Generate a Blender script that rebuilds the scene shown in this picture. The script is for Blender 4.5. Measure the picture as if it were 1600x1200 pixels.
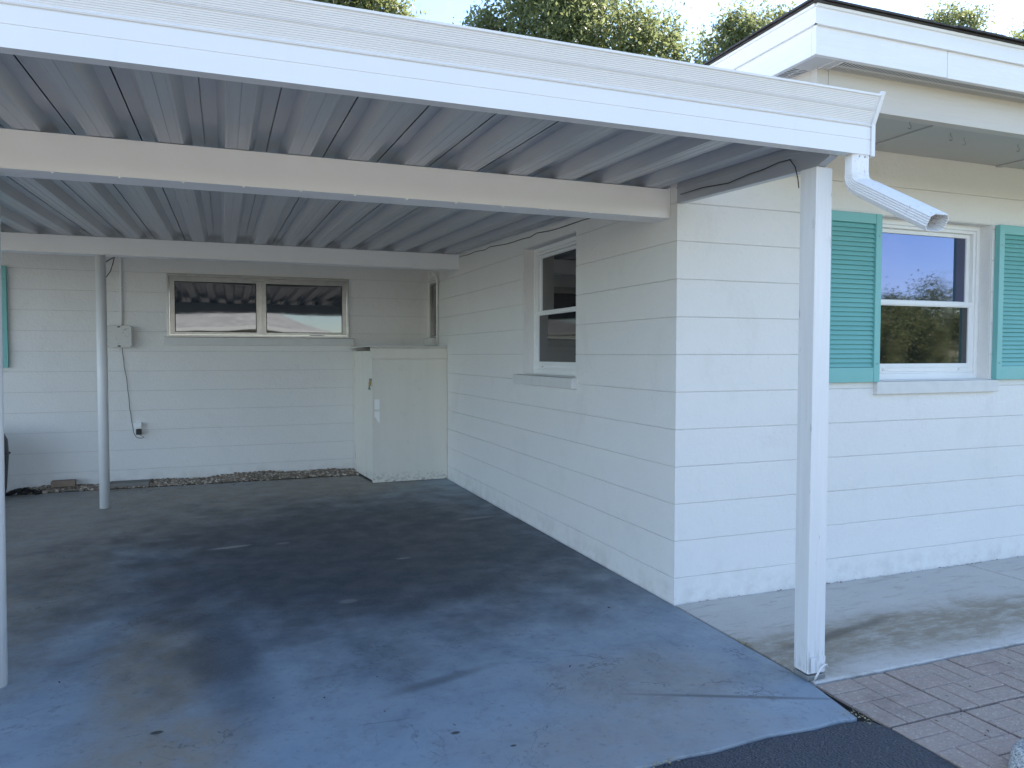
import bpy, math, random
import numpy as np
from mathutils import Vector, Matrix

for o in list(bpy.data.objects):
    bpy.data.objects.remove(o, do_unlink=True)
S = bpy.context.scene
COL = S.collection
R = math.radians
rnd = random.Random(7)

# ------------------------------------------------------------------ camera, sky, sun, exposure
cam_d = bpy.data.cameras.new('camera')
cam = bpy.data.objects.new('camera', cam_d)
COL.objects.link(cam)
cam.location = (0, 0, 1.368)
cam.rotation_euler = (R(90 - 2.31), 0, R(-21.013))
cam_d.sensor_width = 36
cam_d.angle = R(68.66)
cam_d.clip_start = 0.05
cam_d.clip_end = 2000
S.camera = cam

SUN_EL, SUN_AZ = 40, 60            # azimuth clockwise from +Y
world = bpy.data.worlds.new('World')
S.world = world
world.use_nodes = True
wt = world.node_tree
wt.nodes.clear()
w_out = wt.nodes.new('ShaderNodeOutputWorld')
w_bg = wt.nodes.new('ShaderNodeBackground')
w_bg.inputs['Strength'].default_value = 0.12
sky = wt.nodes.new('ShaderNodeTexSky')
sky.sky_type = 'NISHITA'
sky.sun_disc = False
sky.sun_elevation = R(SUN_EL)
sky.sun_rotation = R(SUN_AZ)
sky.air_density = 0.85
sky.dust_density = 0.15
sky.ozone_density = 2.3
w_tc = wt.nodes.new('ShaderNodeTexCoord')
w_map = wt.nodes.new('ShaderNodeMapping')
w_map.inputs['Scale'].default_value = (1.0, 1.0, 2.6)
w_n = wt.nodes.new('ShaderNodeTexNoise')
w_n.inputs['Scale'].default_value = 2.3
w_n.inputs['Detail'].default_value = 9
w_n.inputs['Roughness'].default_value = 0.56
w_n.inputs['Distortion'].default_value = 0.3
w_r = wt.nodes.new('ShaderNodeValToRGB')
w_r.color_ramp.elements[0].position = 0.53
w_r.color_ramp.elements[1].position = 0.76
w_mul = wt.nodes.new('ShaderNodeMath'); w_mul.operation = 'MULTIPLY'; w_mul.inputs[1].default_value = 0.7
w_mix = wt.nodes.new('ShaderNodeMix'); w_mix.data_type = 'RGBA'
w_mix.inputs[7].default_value = (6.6, 7.1, 8.0, 1)
L = wt.links.new
L(w_tc.outputs['Generated'], w_map.inputs[0]); L(w_map.outputs[0], w_n.inputs['Vector'])
L(w_n.outputs['Fac'], w_r.inputs[0]); L(w_r.outputs[0], w_mul.inputs[0]); L(w_mul.outputs[0], w_mix.inputs[0])
L(sky.outputs[0], w_mix.inputs[6]); L(w_mix.outputs[2], w_bg.inputs['Color']); L(w_bg.outputs[0], w_out.inputs['Surface'])

sun_d = bpy.data.lights.new('sun', 'SUN')
sun_d.energy = 5.0
sun_d.angle = R(0.53)
sun_d.color = (1.0, 0.93, 0.83)
sun = bpy.data.objects.new('sun', sun_d)
COL.objects.link(sun)
sdir = Vector((math.sin(R(SUN_AZ)) * math.cos(R(SUN_EL)), math.cos(R(SUN_AZ)) * math.cos(R(SUN_EL)), math.sin(R(SUN_EL))))
sun.rotation_euler = sdir.to_track_quat('Z', 'Y').to_euler()
sun.location = (0, 0, 30)

S.view_settings.view_transform = 'Standard'
S.view_settings.look = 'None'
S.view_settings.gamma = 1
S.view_settings.use_curve_mapping = False
S.view_settings.exposure = 1.98
S.cycles.max_bounces = 10
S.cycles.diffuse_bounces = 6


# ------------------------------------------------------------------ mesh helpers
class MB:
    def __init__(self):
        self.v = []; self.f = []

    def add(self, vs, fs):
        n = len(self.v)
        self.v += [tuple(p) for p in vs]
        self.f += [tuple(n + i for i in q) for q in fs]
        return self

    def box(self, x0, x1, y0, y1, z0, z1):
        x0, x1 = min(x0, x1), max(x0, x1); y0, y1 = min(y0, y1), max(y0, y1); z0, z1 = min(z0, z1), max(z0, z1)
        v = [(x0, y0, z0), (x1, y0, z0), (x1, y1, z0), (x0, y1, z0), (x0, y0, z1), (x1, y0, z1), (x1, y1, z1), (x0, y1, z1)]
        return self.add(v, [(0, 3, 2, 1), (4, 5, 6, 7), (0, 1, 5, 4), (1, 2, 6, 5), (2, 3, 7, 6), (3, 0, 4, 7)])

    def prism(self, prof, axis, a0, a1, shear=None):
        """closed 2-D profile swept along an axis; profile axes are the other two in xyz order"""
        n = len(prof)
        def pt(p, a):
            if axis == 'x': return (a, p[0], p[1])
            if axis == 'y': return (p[0], a, p[1] + (shear * a if shear else 0))
            return (p[0], p[1], a)
        v = [pt(p, a0) for p in prof] + [pt(p, a1) for p in prof]
        area = sum(prof[i][0] * prof[(i + 1) % n][1] - prof[(i + 1) % n][0] * prof[i][1] for i in range(n))
        flip = (area < 0) ^ (axis == 'y')
        f = [tuple(range(n))[::-1], tuple(range(n, 2 * n))] + [(i, (i + 1) % n, n + (i + 1) % n, n + i) for i in range(n)]
        if flip: f = [q[::-1] for q in f]
        return self.add(v, f)

    def sweep(self, path, section, close=True, up=(0, 0, 1)):
        """section: list of (a, b) in the plane normal to the path"""
        path = [Vector(p) for p in path]
        n = len(section(0)) if callable(section) else len(section); vs = []; upv = Vector(up)
        for i, p in enumerate(path):
            t = (path[min(i + 1, len(path) - 1)] - path[max(i - 1, 0)]).normalized()
            s = t.cross(upv)
            if s.length < 1e-4: s = t.cross(Vector((0, 1, 0)))
            s.normalize(); u = s.cross(t)
            sec = section(i) if callable(section) else section
            vs += [p + s * a + u * b for a, b in sec]
        fs = []
        for i in range(len(path) - 1):
            for k in range(n):
                a, b = i * n + k, i * n + (k + 1) % n
                fs.append((a, b, b + n, a + n))
        if close:
            fs.append(tuple(range(n))[::-1]); m = (len(path) - 1) * n; fs.append(tuple(range(m, m + n)))
        return self.add(vs, fs)

    def tube(self, path, r, n=8, up=(0.31, 0.2, 0.93)):
        rr = r if callable(r) else (lambda i: r)
        return self.sweep(path, lambda i: [(rr(i) * math.cos(2 * math.pi * k / n), rr(i) * math.sin(2 * math.pi * k / n)) for k in range(n)], True, up)

    def cyl(self, x, y, z0, z1, r, n=20, r1=None):
        r1 = r if r1 is None else r1
        v = [(x + r * math.cos(2 * math.pi * k / n), y + r * math.sin(2 * math.pi * k / n), z0) for k in range(n)]
        v += [(x + r1 * math.cos(2 * math.pi * k / n), y + r1 * math.sin(2 * math.pi * k / n), z1) for k in range(n)]
        return self.add(v, [tuple(range(n))[::-1], tuple(range(n, 2 * n))] + [(k, (k + 1) % n, n + (k + 1) % n, n + k) for k in range(n)])

    def mesh(self, name, mat=None, smooth=False):
        me = bpy.data.meshes.new(name)
        me.from_pydata(self.v, [], self.f)
        if mat: me.materials.append(mat)
        if smooth: me.polygons.foreach_set('use_smooth', [True] * len(me.polygons))
        me.update()
        return me


def obj(name, mb, mat=None, parent=None, bevel=0, smooth=False, loc=None, rotz=0, seg=2):
    me = mb if isinstance(mb, bpy.types.Mesh) else mb.mesh(name, mat, smooth)
    o = bpy.data.objects.new(name, me)
    COL.objects.link(o)
    if parent: o.parent = parent
    if loc: o.location = loc
    if rotz: o.rotation_euler = (0, 0, rotz)
    if bevel:
        b = o.modifiers.new('Bevel', 'BEVEL'); b.width = bevel; b.segments = seg; b.limit_method = 'ANGLE'; b.angle_limit = R(40)
    return o


def empty(name, loc=(0, 0, 0), rotz=0):
    o = bpy.data.objects.new(name, None)
    o.empty_display_size = 0.1
    COL.objects.link(o); o.location = loc; o.rotation_euler = (0, 0, rotz)
    return o


def tag(o, label=None, cat=None, group=None, kind=None):
    if label: o['label'] = label
    if cat: o['category'] = cat
    if group: o['group'] = group
    if kind: o['kind'] = kind
    return o


# ------------------------------------------------------------------ material helpers
class NT:
    def __init__(self, name):
        self.m = bpy.data.materials.new(name); self.m.use_nodes = True
        self.t = self.m.node_tree
        self.b = self.t.nodes['Principled BSDF']
        self.pos_ = None

    def n(self, typ): return self.t.nodes.new(typ)

    def set(self, sock, v):
        if hasattr(v, 'is_linked') or isinstance(v, bpy.types.NodeSocket): self.t.links.new(v, sock)
        else: sock.default_value = v

    def pos(self):
        if self.pos_ is None: self.pos_ = self.n('ShaderNodeNewGeometry').outputs['Position']
        return self.pos_

    def local(self): return self.n('ShaderNodeTexCoord').outputs['Object']

    def scaled(self, v, s):
        m = self.n('ShaderNodeMapping'); self.set(m.inputs[0], v); m.inputs['Scale'].default_value = s
        return m.outputs[0]

    def noise(self, v, scale, detail=4, rough=0.55, dist=0.0):
        k = self.n('ShaderNodeTexNoise'); self.set(k.inputs['Vector'], v)
        k.inputs['Scale'].default_value = scale; k.inputs['Detail'].default_value = detail
        k.inputs['Roughness'].default_value = rough; k.inputs['Distortion'].default_value = dist
        return k.outputs['Fac']

    def voronoi(self, v, scale, feature='F1', out='Distance'):
        k = self.n('ShaderNodeTexVoronoi'); self.set(k.inputs['Vector'], v); k.feature = feature
        k.inputs['Scale'].default_value = scale
        return k.outputs[out]

    def ramp(self, f, a, b, lo=0.0, hi=1.0, smooth=True):
        k = self.n('ShaderNodeMapRange'); k.interpolation_type = 'SMOOTHSTEP' if smooth else 'LINEAR'
        self.set(k.inputs[0], f); k.inputs[1].default_value = a; k.inputs[2].default_value = b
        k.inputs[3].default_value = lo; k.inputs[4].default_value = hi
        return k.outputs[0]

    def math(self, op, a, b=0.0, clamp=False):
        k = self.n('ShaderNodeMath'); k.operation = op; k.use_clamp = clamp
        self.set(k.inputs[0], a); self.set(k.inputs[1], b)
        return k.outputs[0]

    def mix(self, f, a, b, blend='MIX'):
        k = self.n('ShaderNodeMix'); k.data_type = 'RGBA'; k.blend_type = blend
        self.set(k.inputs[0], f)
        for i, c in ((6, a), (7, b)):
            if isinstance(c, tuple) and len(c) == 3: c = (*c, 1)
            self.set(k.inputs[i], c)
        return k.outputs[2]

    def blob(self, cx, cy, rx, ry, soft=0.5, rot=0.0, wob=None):
        """1 inside an ellipse on the ground, 0 outside"""
        m = self.n('ShaderNodeMapping'); m.vector_type = 'TEXTURE'
        self.set(m.inputs[0], self.pos()); m.inputs['Location'].default_value = (cx, cy, 0)
        m.inputs['Rotation'].default_value = (0, 0, rot); m.inputs['Scale'].default_value = (rx, ry, 1000)
        l = self.n('ShaderNodeVectorMath'); l.operation = 'LENGTH'; self.set(l.inputs[0], m.outputs[0])
        d = l.outputs['Value']
        if wob is not None: d = self.math('ADD', d, wob)
        return self.ramp(d, 1 - soft, 1 + soft, 1, 0)

    def bump(self, h, strength, dist=0.01, prev=None):
        k = self.n('ShaderNodeBump'); k.inputs['Strength'].default_value = strength; k.inputs['Distance'].default_value = dist
        self.set(k.inputs['Height'], h)
        if prev is not None: self.set(k.inputs['Normal'], prev)
        return k.outputs[0]

    def fin(self, color=None, rough=None, normal=None, **kw):
        if color is not None:
            if isinstance(color, tuple) and len(color) == 3: color = (*color, 1)
            self.set(self.b.inputs['Base Color'], color)
        if rough is not None: self.set(self.b.inputs['Roughness'], rough)
        if normal is not None: self.set(self.b.inputs['Normal'], normal)
        for k, v in kw.items(): self.set(self.b.inputs[k.replace('_', ' ')], v)
        return self.m


def plain(name, col, rough=0.5, var=0.12, scale=6.0, bump=0.0, bscale=60, metal=0.0):
    k = NT(name); p = k.pos()
    a = tuple(c * (1 - var) for c in col); b = tuple(min(1, c * (1 + var)) for c in col)
    c = k.mix(k.noise(p, scale, 5), a, b)
    nrm = k.bump(k.noise(p, bscale, 4), bump, 0.004) if bump else None
    return k.fin(c, rough, nrm, Metallic=metal)


M = {}

def m_wall():
    k = NT('white_block_paint'); p = k.pos()
    base = k.mix(k.noise(p, 1.1, 5, 0.6), (0.745, 0.725, 0.695), (0.82, 0.80, 0.77))
    grime = k.ramp(k.noise(k.scaled(p, (1.0, 1.0, 0.7)), 2.7, 7, 0.68, 0.7), 0.52, 0.76)
    base = k.mix(k.math('MULTIPLY', grime, 0.20), base, (0.56, 0.54, 0.49))
    speck = k.ramp(k.noise(p, 38, 3, 0.6), 0.66, 0.74)
    base = k.mix(k.math('MULTIPLY', speck, 0.20), base, (0.42, 0.40, 0.36))
    sep = k.n('ShaderNodeSeparateXYZ'); k.set(sep.inputs[0], p)
    low = k.math('MULTIPLY', k.ramp(sep.outputs['Z'], 0.0, 0.22, 1, 0), k.ramp(k.noise(p, 9, 5, 0.65), 0.40, 0.68))
    base = k.mix(k.math('MULTIPLY', low, 0.25), base, (0.36, 0.33, 0.27))
    h = k.math('ADD', k.math('MULTIPLY', k.noise(p, 52, 3, 0.65), 1.0), k.math('MULTIPLY', k.noise(p, 16, 4, 0.6), 0.8))
    pit = k.ramp(k.voronoi(p, 75), 0.0, 0.16)
    h = k.math('ADD', h, k.math('MULTIPLY', pit, 0.25))
    return k.fin(base, 0.62, k.bump(h, 0.7, 0.006), Specular_IOR_Level=0.35)
M['wall'] = m_wall()
M['joint'] = plain('wall_joint_paint', (0.56, 0.55, 0.53), 0.8)
M['beam'] = plain('white_beam_enamel', (0.87, 0.86, 0.845), 0.42, 0.05, 3, 0.06, 25)
M['pole'] = plain('white_pole_paint', (0.74, 0.74, 0.73), 0.40, 0.06, 9, 0.1, 40)

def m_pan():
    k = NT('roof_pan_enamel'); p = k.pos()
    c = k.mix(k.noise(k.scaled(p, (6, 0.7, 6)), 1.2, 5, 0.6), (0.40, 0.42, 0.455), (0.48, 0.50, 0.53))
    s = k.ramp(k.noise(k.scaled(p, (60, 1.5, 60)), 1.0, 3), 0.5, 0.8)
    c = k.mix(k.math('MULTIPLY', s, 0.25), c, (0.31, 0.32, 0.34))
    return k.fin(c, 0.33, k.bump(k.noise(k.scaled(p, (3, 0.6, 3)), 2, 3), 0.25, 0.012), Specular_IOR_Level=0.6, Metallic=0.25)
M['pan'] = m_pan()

def m_fascia():
    k = NT('white_fascia_enamel'); p = k.pos()
    c = k.mix(k.noise(p, 2.2, 5, 0.6), (0.70, 0.71, 0.725), (0.77, 0.775, 0.785))
    st = k.ramp(k.noise(k.scaled(p, (14, 14, 1.4)), 1.0, 5, 0.65), 0.55, 0.8)
    c = k.mix(k.math('MULTIPLY', st, 0.16), c, (0.5, 0.49, 0.47))
    return k.fin(c, 0.36, k.bump(k.noise(k.scaled(p, (1, 3, 3)), 3, 3), 0.08, 0.01))
M['fascia'] = m_fascia()

def m_boardwhite(name, a, b, grain, stretch=(1.2, 1.2, 26)):
    k = NT(name); p = k.pos()
    g = k.noise(k.scaled(p, stretch), 3.0, 6, 0.62, 0.9)
    c = k.mix(g, a, b)
    d = k.ramp(k.noise(p, 2.0, 4), 0.5, 0.8)
    c = k.mix(k.math('MULTIPLY', d, 0.15), c, tuple(x * 0.75 for x in a))
    return k.fin(c, 0.5, k.bump(g, grain, 0.006))
M['eave_board'] = m_boardwhite('white_eave_board', (0.73, 0.735, 0.74), (0.83, 0.83, 0.83), 0.35)
M['eave_cap'] = plain('white_eave_cap', (0.78, 0.785, 0.79), 0.42, 0.05, 3)
M['cream_board'] = m_boardwhite('cream_plywood_beam', (0.52, 0.48, 0.425), (0.59, 0.55, 0.49), 0.45, (0.8, 0.8, 9))
M['post'] = None

def m_post():
    k = NT('weathered_white_post'); p = k.pos()
    g = k.noise(k.scaled(p, (38, 38, 1.6)), 1.2, 6, 0.62, 0.5)
    c = k.mix(g, (0.64, 0.64, 0.64), (0.82, 0.82, 0.815))
    scuff = k.ramp(k.noise(k.scaled(p, (60, 60, 9)), 1.0, 5, 0.6), 0.62, 0.72)
    zone = k.ramp(k.noise(k.scaled(p, (5, 5, 2.2)), 1.0, 3), 0.48, 0.62)
    c = k.mix(k.math('MULTIPLY', k.math('MULTIPLY', scuff, zone), 0.75), c, (0.30, 0.29, 0.29))
    sep = k.n('ShaderNodeSeparateXYZ'); k.set(sep.inputs[0], p)
    low = k.math('MULTIPLY', k.ramp(sep.outputs['Z'], 0.03, 0.22, 1, 0), k.ramp(k.noise(k.scaled(p, (70, 70, 12)), 1, 4), 0.5, 0.62))
    c = k.mix(k.math('MULTIPLY', low, 0.35), c, (0.22, 0.21, 0.20))
    return k.fin(c, 0.48, k.bump(g, 0.5, 0.004))
M['post'] = m_post()
M['teal'] = None

def m_teal():
    k = NT('teal_shutter_paint'); p = k.pos()
    c = k.mix(k.noise(p, 5, 5, 0.6), (0.17, 0.44, 0.42), (0.21, 0.50, 0.475))
    d = k.ramp(k.noise(p, 55, 4, 0.6), 0.62, 0.75)
    c = k.mix(k.math('MULTIPLY', d, 0.35), c, (0.28, 0.52, 0.50))
    return k.fin(c, 0.42, k.bump(k.noise(p, 45, 3), 0.12, 0.004))
M['teal'] = m_teal()
M['vinyl'] = plain('white_window_vinyl', (0.80, 0.80, 0.79), 0.34, 0.04, 8)
M['alu'] = plain('mill_aluminium_frame', (0.42, 0.41, 0.395), 0.30, 0.25, 12, 0.1, 60, metal=0.85)
M['sill'] = plain('painted_sill', (0.68, 0.67, 0.645), 0.6, 0.10, 14, 0.3, 60)
M['closet'] = None

def m_closet():
    k = NT('closet_panel_paint'); p = k.pos()
    c = k.mix(k.noise(k.scaled(p, (9, 9, 0.8)), 1.0, 6, 0.62), (0.72, 0.68, 0.595), (0.81, 0.775, 0.69))
    d = k.ramp(k.noise(p, 7, 6, 0.7), 0.54, 0.8)
    c = k.mix(k.math('MULTIPLY', d, 0.3), c, (0.54, 0.50, 0.41))
    sep = k.n('ShaderNodeSeparateXYZ'); k.set(sep.inputs[0], p)
    low = k.math('MULTIPLY', k.ramp(sep.outputs['Z'], 0.0, 0.14, 1, 0), k.ramp(k.noise(p, 26, 4), 0.45, 0.65))
    c = k.mix(k.math('MULTIPLY', low, 0.6), c, (0.22, 0.20, 0.17))
    return k.fin(c, 0.55, k.bump(k.noise(k.scaled(p, (40, 40, 4)), 1, 4), 0.2, 0.004))
M['closet'] = m_closet()

def m_glass(name, tint, ior, wave, wscale=2.0, coat=(1, 1, 1)):
    k = NT(name); p = k.pos()
    nrm = k.bump(k.noise(p, wscale, 1, 0.3), wave, 0.05) if wave else None
    d = k.ramp(k.noise(p, 3.5, 5, 0.6), 0.45, 0.8, 0.02, 0.06)
    return k.fin(tint, d, nrm, IOR=ior, Specular_IOR_Level=0.5, Specular_Tint=(*coat, 1))
M['glass'] = m_glass('dark_window_glass', (0.010, 0.012, 0.014), 2.9, 0.012, 1.6, (0.56, 0.61, 1.0))
M['glass_plain'] = m_glass('plain_window_glass', (0.010, 0.011, 0.012), 2.0, 0.012, 1.6)
M['glass_wavy'] = m_glass('old_wavy_glass', (0.012, 0.016, 0.022), 2.15, 0.16, 1.1)

def m_floor():
    k = NT('painted_carport_concrete'); p = k.pos()
    n1 = k.noise(p, 0.9, 6, 0.6); n2 = k.noise(p, 4.5, 6, 0.65); n3 = k.noise(p, 30, 4, 0.6)
    wob = k.math('MULTIPLY', k.math('SUBTRACT', k.noise(p, 2.4, 7, 0.62, 0.2), 0.5), 1.5)
    paint = k.mix(n1, (0.205, 0.265, 0.325), (0.325, 0.405, 0.475))
    paint = k.mix(k.ramp(n2, 0.40, 0.75), paint, (0.23, 0.295, 0.36))
    tan = k.mix(n2, (0.24, 0.21, 0.165), (0.34, 0.295, 0.23))  # tan patches paint the warm lens-flare veil into the slab colour
    masks = [k.blob(-0.30, 3.55, 0.22, 0.75, 0.55, 0.05, wob), k.blob(-0.22, 2.75, 0.26, 0.38, 0.6, 0.0, wob),
             k.math('MULTIPLY', k.blob(1.62, 2.62, 0.40, 0.34, 0.6, -0.3, wob), 0.6), k.math('MULTIPLY', k.blob(1.35, 2.30, 0.55, 0.24, 0.6, 0.0, wob), 0.55),
             k.blob(-0.9, 7.3, 1.9, 1.6, 0.45, 0.0, wob), k.blob(-1.3, 5.2, 0.7, 1.6, 0.55, 0.0, wob),
             k.blob(0.9, 8.0, 1.0, 1.0, 0.5, 0.0, wob)]
    m = masks[0]
    for q in masks[1:]: m = k.math('MAXIMUM', m, q)
    m = k.math('MULTIPLY', m, k.ramp(k.noise(p, 11, 7, 0.75), 0.28, 0.58, 0.45, 1.0))
    c = k.mix(k.math('MULTIPLY', m, 0.92), paint, tan)
    # broad dark blob paints in the carport's light falloff; then bands, dirt, scratches
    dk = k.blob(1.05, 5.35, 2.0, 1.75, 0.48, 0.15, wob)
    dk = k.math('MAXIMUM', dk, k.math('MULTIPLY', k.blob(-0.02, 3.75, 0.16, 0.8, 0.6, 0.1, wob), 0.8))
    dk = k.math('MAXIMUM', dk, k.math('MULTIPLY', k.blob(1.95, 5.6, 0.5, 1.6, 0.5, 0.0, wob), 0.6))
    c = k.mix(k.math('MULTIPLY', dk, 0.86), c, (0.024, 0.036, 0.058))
    dirt = k.math('MULTIPLY', k.ramp(k.noise(p, 6.5, 8, 0.75, 0.4), 0.48, 0.66), 0.20)
    c = k.mix(dirt, c, (0.085, 0.10, 0.125))
    blot = k.ramp(k.noise(p, 2.2, 7, 0.7, 0.6), 0.57, 0.72)
    c = k.mix(k.math('MULTIPLY', blot, 0.25), c, (0.060, 0.070, 0.088))
    lt = k.ramp(k.noise(k.scaled(p, (3.0, 7.0, 1)), 1.3, 7, 0.7, 0.8), 0.60, 0.74)
    c = k.mix(k.math('MULTIPLY', lt, 0.16), c, (0.30, 0.34, 0.39))
    c = k.mix(k.math('MULTIPLY', k.ramp(n3, 0.56, 0.72), 0.30), c, (0.06, 0.065, 0.075))
    c = k.mix(k.math('MULTIPLY', k.ramp(k.noise(p, 140, 2), 0.66, 0.72), 0.35), c, (0.30, 0.30, 0.30))
    for sc_, th, am in ((1.7, 0.007, 0.55), (3.1, 0.006, 0.40)):
        ln = k.math('ABSOLUTE', k.math('SUBTRACT', k.noise(p, sc_, 6, 0.62, 0.8), 0.5))
        ln = k.math('MULTIPLY', k.ramp(ln, 0.0, th, 1, 0), k.ramp(k.noise(p, sc_ * 0.8 + 0.3, 3), 0.50, 0.60))
        c = k.mix(k.math('MULTIPLY', ln, am), c, (0.028, 0.033, 0.045))
    gr = k.ramp(k.noise(p, 62, 4, 0.8), 0.54, 0.66)
    c = k.mix(k.math('MULTIPLY', gr, 0.22), c, (0.34, 0.36, 0.38))
    scr = k.ramp(k.noise(k.scaled(p, (2.0, 16.0, 1)), 1.8, 4, 0.6, 1.2), 0.685, 0.72)
    c = k.mix(k.math('MULTIPLY', scr, 0.28), c, (0.045, 0.05, 0.06))
    # bleached rim along the asphalt and chalky scuffs
    sep = k.n('ShaderNodeSeparateXYZ'); k.set(sep.inputs[0], p)
    rim = k.math('MULTIPLY', k.ramp(sep.outputs['Y'], 2.12, 2.30, 1, 0), k.ramp(k.noise(p, 9, 5, 0.65), 0.40, 0.62))
    c = k.mix(k.math('MULTIPLY', rim, 0.35), c, (0.34, 0.37, 0.40))
    for (x, y, rx, ry, a) in ((0.03, 5.62, 0.13, 0.03, 0.6), (0.38, 5.6, 0.05, 0.03, 0.35), (0.62, 4.15, 0.045, 0.03, 0.35), (1.95, 5.9, 0.16, 0.04, 0.3), (1.1, 4.9, 0.05, 0.02, 0.4)):
        c = k.mix(k.math('MULTIPLY', k.blob(x, y, rx, ry, 0.35, 0.15, wob), a), c, (0.42, 0.42, 0.42))
    for (x, y, r) in ((0.762, 2.552, 0.017), (0.925, 2.394, 0.011), (-0.246, 2.94, 0.022)):
        c = k.mix(k.math('MULTIPLY', k.blob(x, y, r, r * 0.6, 0.25), 0.85), c, (0.018, 0.02, 0.018))
    skid = k.blob(1.9, 2.42, 0.36, 0.012, 0.6, -0.42, k.math('MULTIPLY', k.math('SUBTRACT', n2, 0.5), 0.9))
    c = k.mix(k.math('MULTIPLY', skid, 0.6), c, (0.03, 0.035, 0.045))
    skid = k.blob(0.85, 3.0, 0.22, 0.03, 0.7, 0.25, wob)
    c = k.mix(k.math('MULTIPLY', skid, 0.45), c, (0.03, 0.035, 0.045))
    rough = k.ramp(n2, 0.3, 0.7, 0.42, 0.62)
    h = k.math('ADD', k.math('MULTIPLY', n3, 0.4), k.math('MULTIPLY', k.noise(p, 180, 2), 0.3))
    return k.fin(c, rough, k.bump(h, 0.25, 0.004))
M['floor'] = m_floor()

def m_walk():
    k = NT('stained_walk_concrete'); p = k.pos()
    n2 = k.noise(p, 5, 6, 0.65)
    wob = k.math('MULTIPLY', k.math('SUBTRACT', k.noise(p, 2.6, 9, 0.72, 0.4), 0.5), 2.6)
    c = k.mix(n2, (0.48, 0.465, 0.43), (0.60, 0.58, 0.54))
    st = k.math('MAXIMUM', k.blob(2.8, 2.72, 0.85, 0.22, 0.6, 0.05, wob), k.blob(3.6, 2.75, 0.9, 0.2, 0.6, -0.08, wob))
    st = k.math('MULTIPLY', st, k.ramp(k.noise(k.scaled(p, (1, 2.6, 1)), 7, 8, 0.75), 0.30, 0.58, 0.30, 1.0))
    c = k.mix(k.math('MULTIPLY', st, 0.9), c, (0.27, 0.225, 0.16))
    st = k.blob(2.75, 2.80, 0.35, 0.03, 0.8, 0.18, wob)
    c = k.mix(k.math('MULTIPLY', st, 0.6), c, (0.06, 0.052, 0.04))
    sep = k.n('ShaderNodeSeparateXYZ'); k.set(sep.inputs[0], p)
    rim = k.math('MULTIPLY', k.ramp(sep.outputs['Y'], 2.40, 2.54, 1, 0), k.ramp(k.noise(p, 7, 5, 0.65), 0.36, 0.60))
    c = k.mix(k.math('MULTIPLY', rim, 0.6), c, (0.62, 0.605, 0.575))
    c = k.mix(k.math('MULTIPLY', k.ramp(k.noise(k.scaled(p, (2, 9, 1)), 2.0, 6, 0.7, 0.8), 0.52, 0.70), 0.5), c, (0.20, 0.18, 0.14))
    c = k.mix(k.math('MULTIPLY', k.ramp(k.noise(p, 90, 3), 0.60, 0.72), 0.35), c, (0.09, 0.085, 0.075))
    h = k.math('ADD', k.noise(p, 60, 4), k.math('MULTIPLY', k.noise(p, 220, 2), 0.4))
    return k.fin(c, 0.62, k.bump(h, 0.3, 0.004))
M['walk'] = m_walk()

def m_asphalt():
    k = NT('sealed_asphalt'); p = k.pos()
    c = k.mix(k.noise(p, 2, 5), (0.036, 0.044, 0.060), (0.056, 0.065, 0.082))
    c = k.mix(k.math('MULTIPLY', k.ramp(k.noise(p, 75, 4, 0.8), 0.57, 0.66), 0.5), c, (0.15, 0.155, 0.16))
    return k.fin(c, 0.6, k.bump(k.voronoi(p, 110), 0.9, 0.008))
M['asphalt'] = m_asphalt()

def m_brick():
    k = NT('exposed_aggregate_paver'); p = k.pos()
    rn = k.n('ShaderNodeObjectInfo').outputs['Random']
    c = k.mix(k.noise(p, 4, 5, 0.6), (0.355, 0.285, 0.24), (0.435, 0.355, 0.305))
    c = k.mix(rn, c, k.mix(0.5, c, (0.38, 0.29, 0.245)))
    sp = k.ramp(k.noise(p, 68, 5, 0.8), 0.53, 0.62)
    c = k.mix(k.math('MULTIPLY', sp, 0.5), c, (0.68, 0.58, 0.51))
    sd = k.ramp(k.noise(k.scaled(p, (1.1, 1, 1)), 75, 4, 0.8), 0.58, 0.66)
    c = k.mix(k.math('MULTIPLY', sd, 0.5), c, (0.07, 0.06, 0.055))
    dirt = k.ramp(k.noise(p, 3.0, 6, 0.7), 0.5, 0.72)
    c = k.mix(k.math('MULTIPLY', dirt, 0.35), c, (0.10, 0.085, 0.075))
    return k.fin(c, 0.7, k.bump(k.noise(p, 180, 3, 0.7), 0.6, 0.005))
M['brick'] = m_brick()
M['sand'] = plain('paver_joint_sand', (0.055, 0.050, 0.045), 0.9, 0.3, 30, 0.4, 120)
M['seam'] = plain('damp_joint_dirt', (0.018, 0.017, 0.015), 0.9, 0.4, 40, 0.5, 90)
M['shingle'] = plain('dark_roof_shingle', (0.045, 0.042, 0.042), 0.8, 0.35, 18, 0.5, 90)
M['soffit'] = plain('soffit_aluminium', (0.60, 0.59, 0.57), 0.5, 0.05, 5)
M['void'] = plain('dark_void', (0.01, 0.01, 0.01), 0.9)
M['ceil'] = plain('grey_porch_ceiling', (0.48, 0.465, 0.44), 0.55, 0.06, 2.5, 0.1, 20)
M['black'] = plain('black_plastic', (0.012, 0.012, 0.013), 0.4)
M['wire'] = plain('dark_cable', (0.03, 0.032, 0.035), 0.5)
M['wire_light'] = plain('grey_cable', (0.30, 0.31, 0.32), 0.5)
M['brass'] = plain('brass_lock', (0.42, 0.31, 0.12), 0.35, 0.2, 60, metal=0.8)
M['steel'] = plain('dull_steel', (0.30, 0.31, 0.31), 0.5, 0.3, 40, 0.2, 120, metal=0.6)
M['sun_patch_white'] = plain('sun_patch_screw_white', (0.92, 0.91, 0.88), 0.3, 0.02, 10)  # painted patches of reflected sunlight; the same white serves the beam screws
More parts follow.
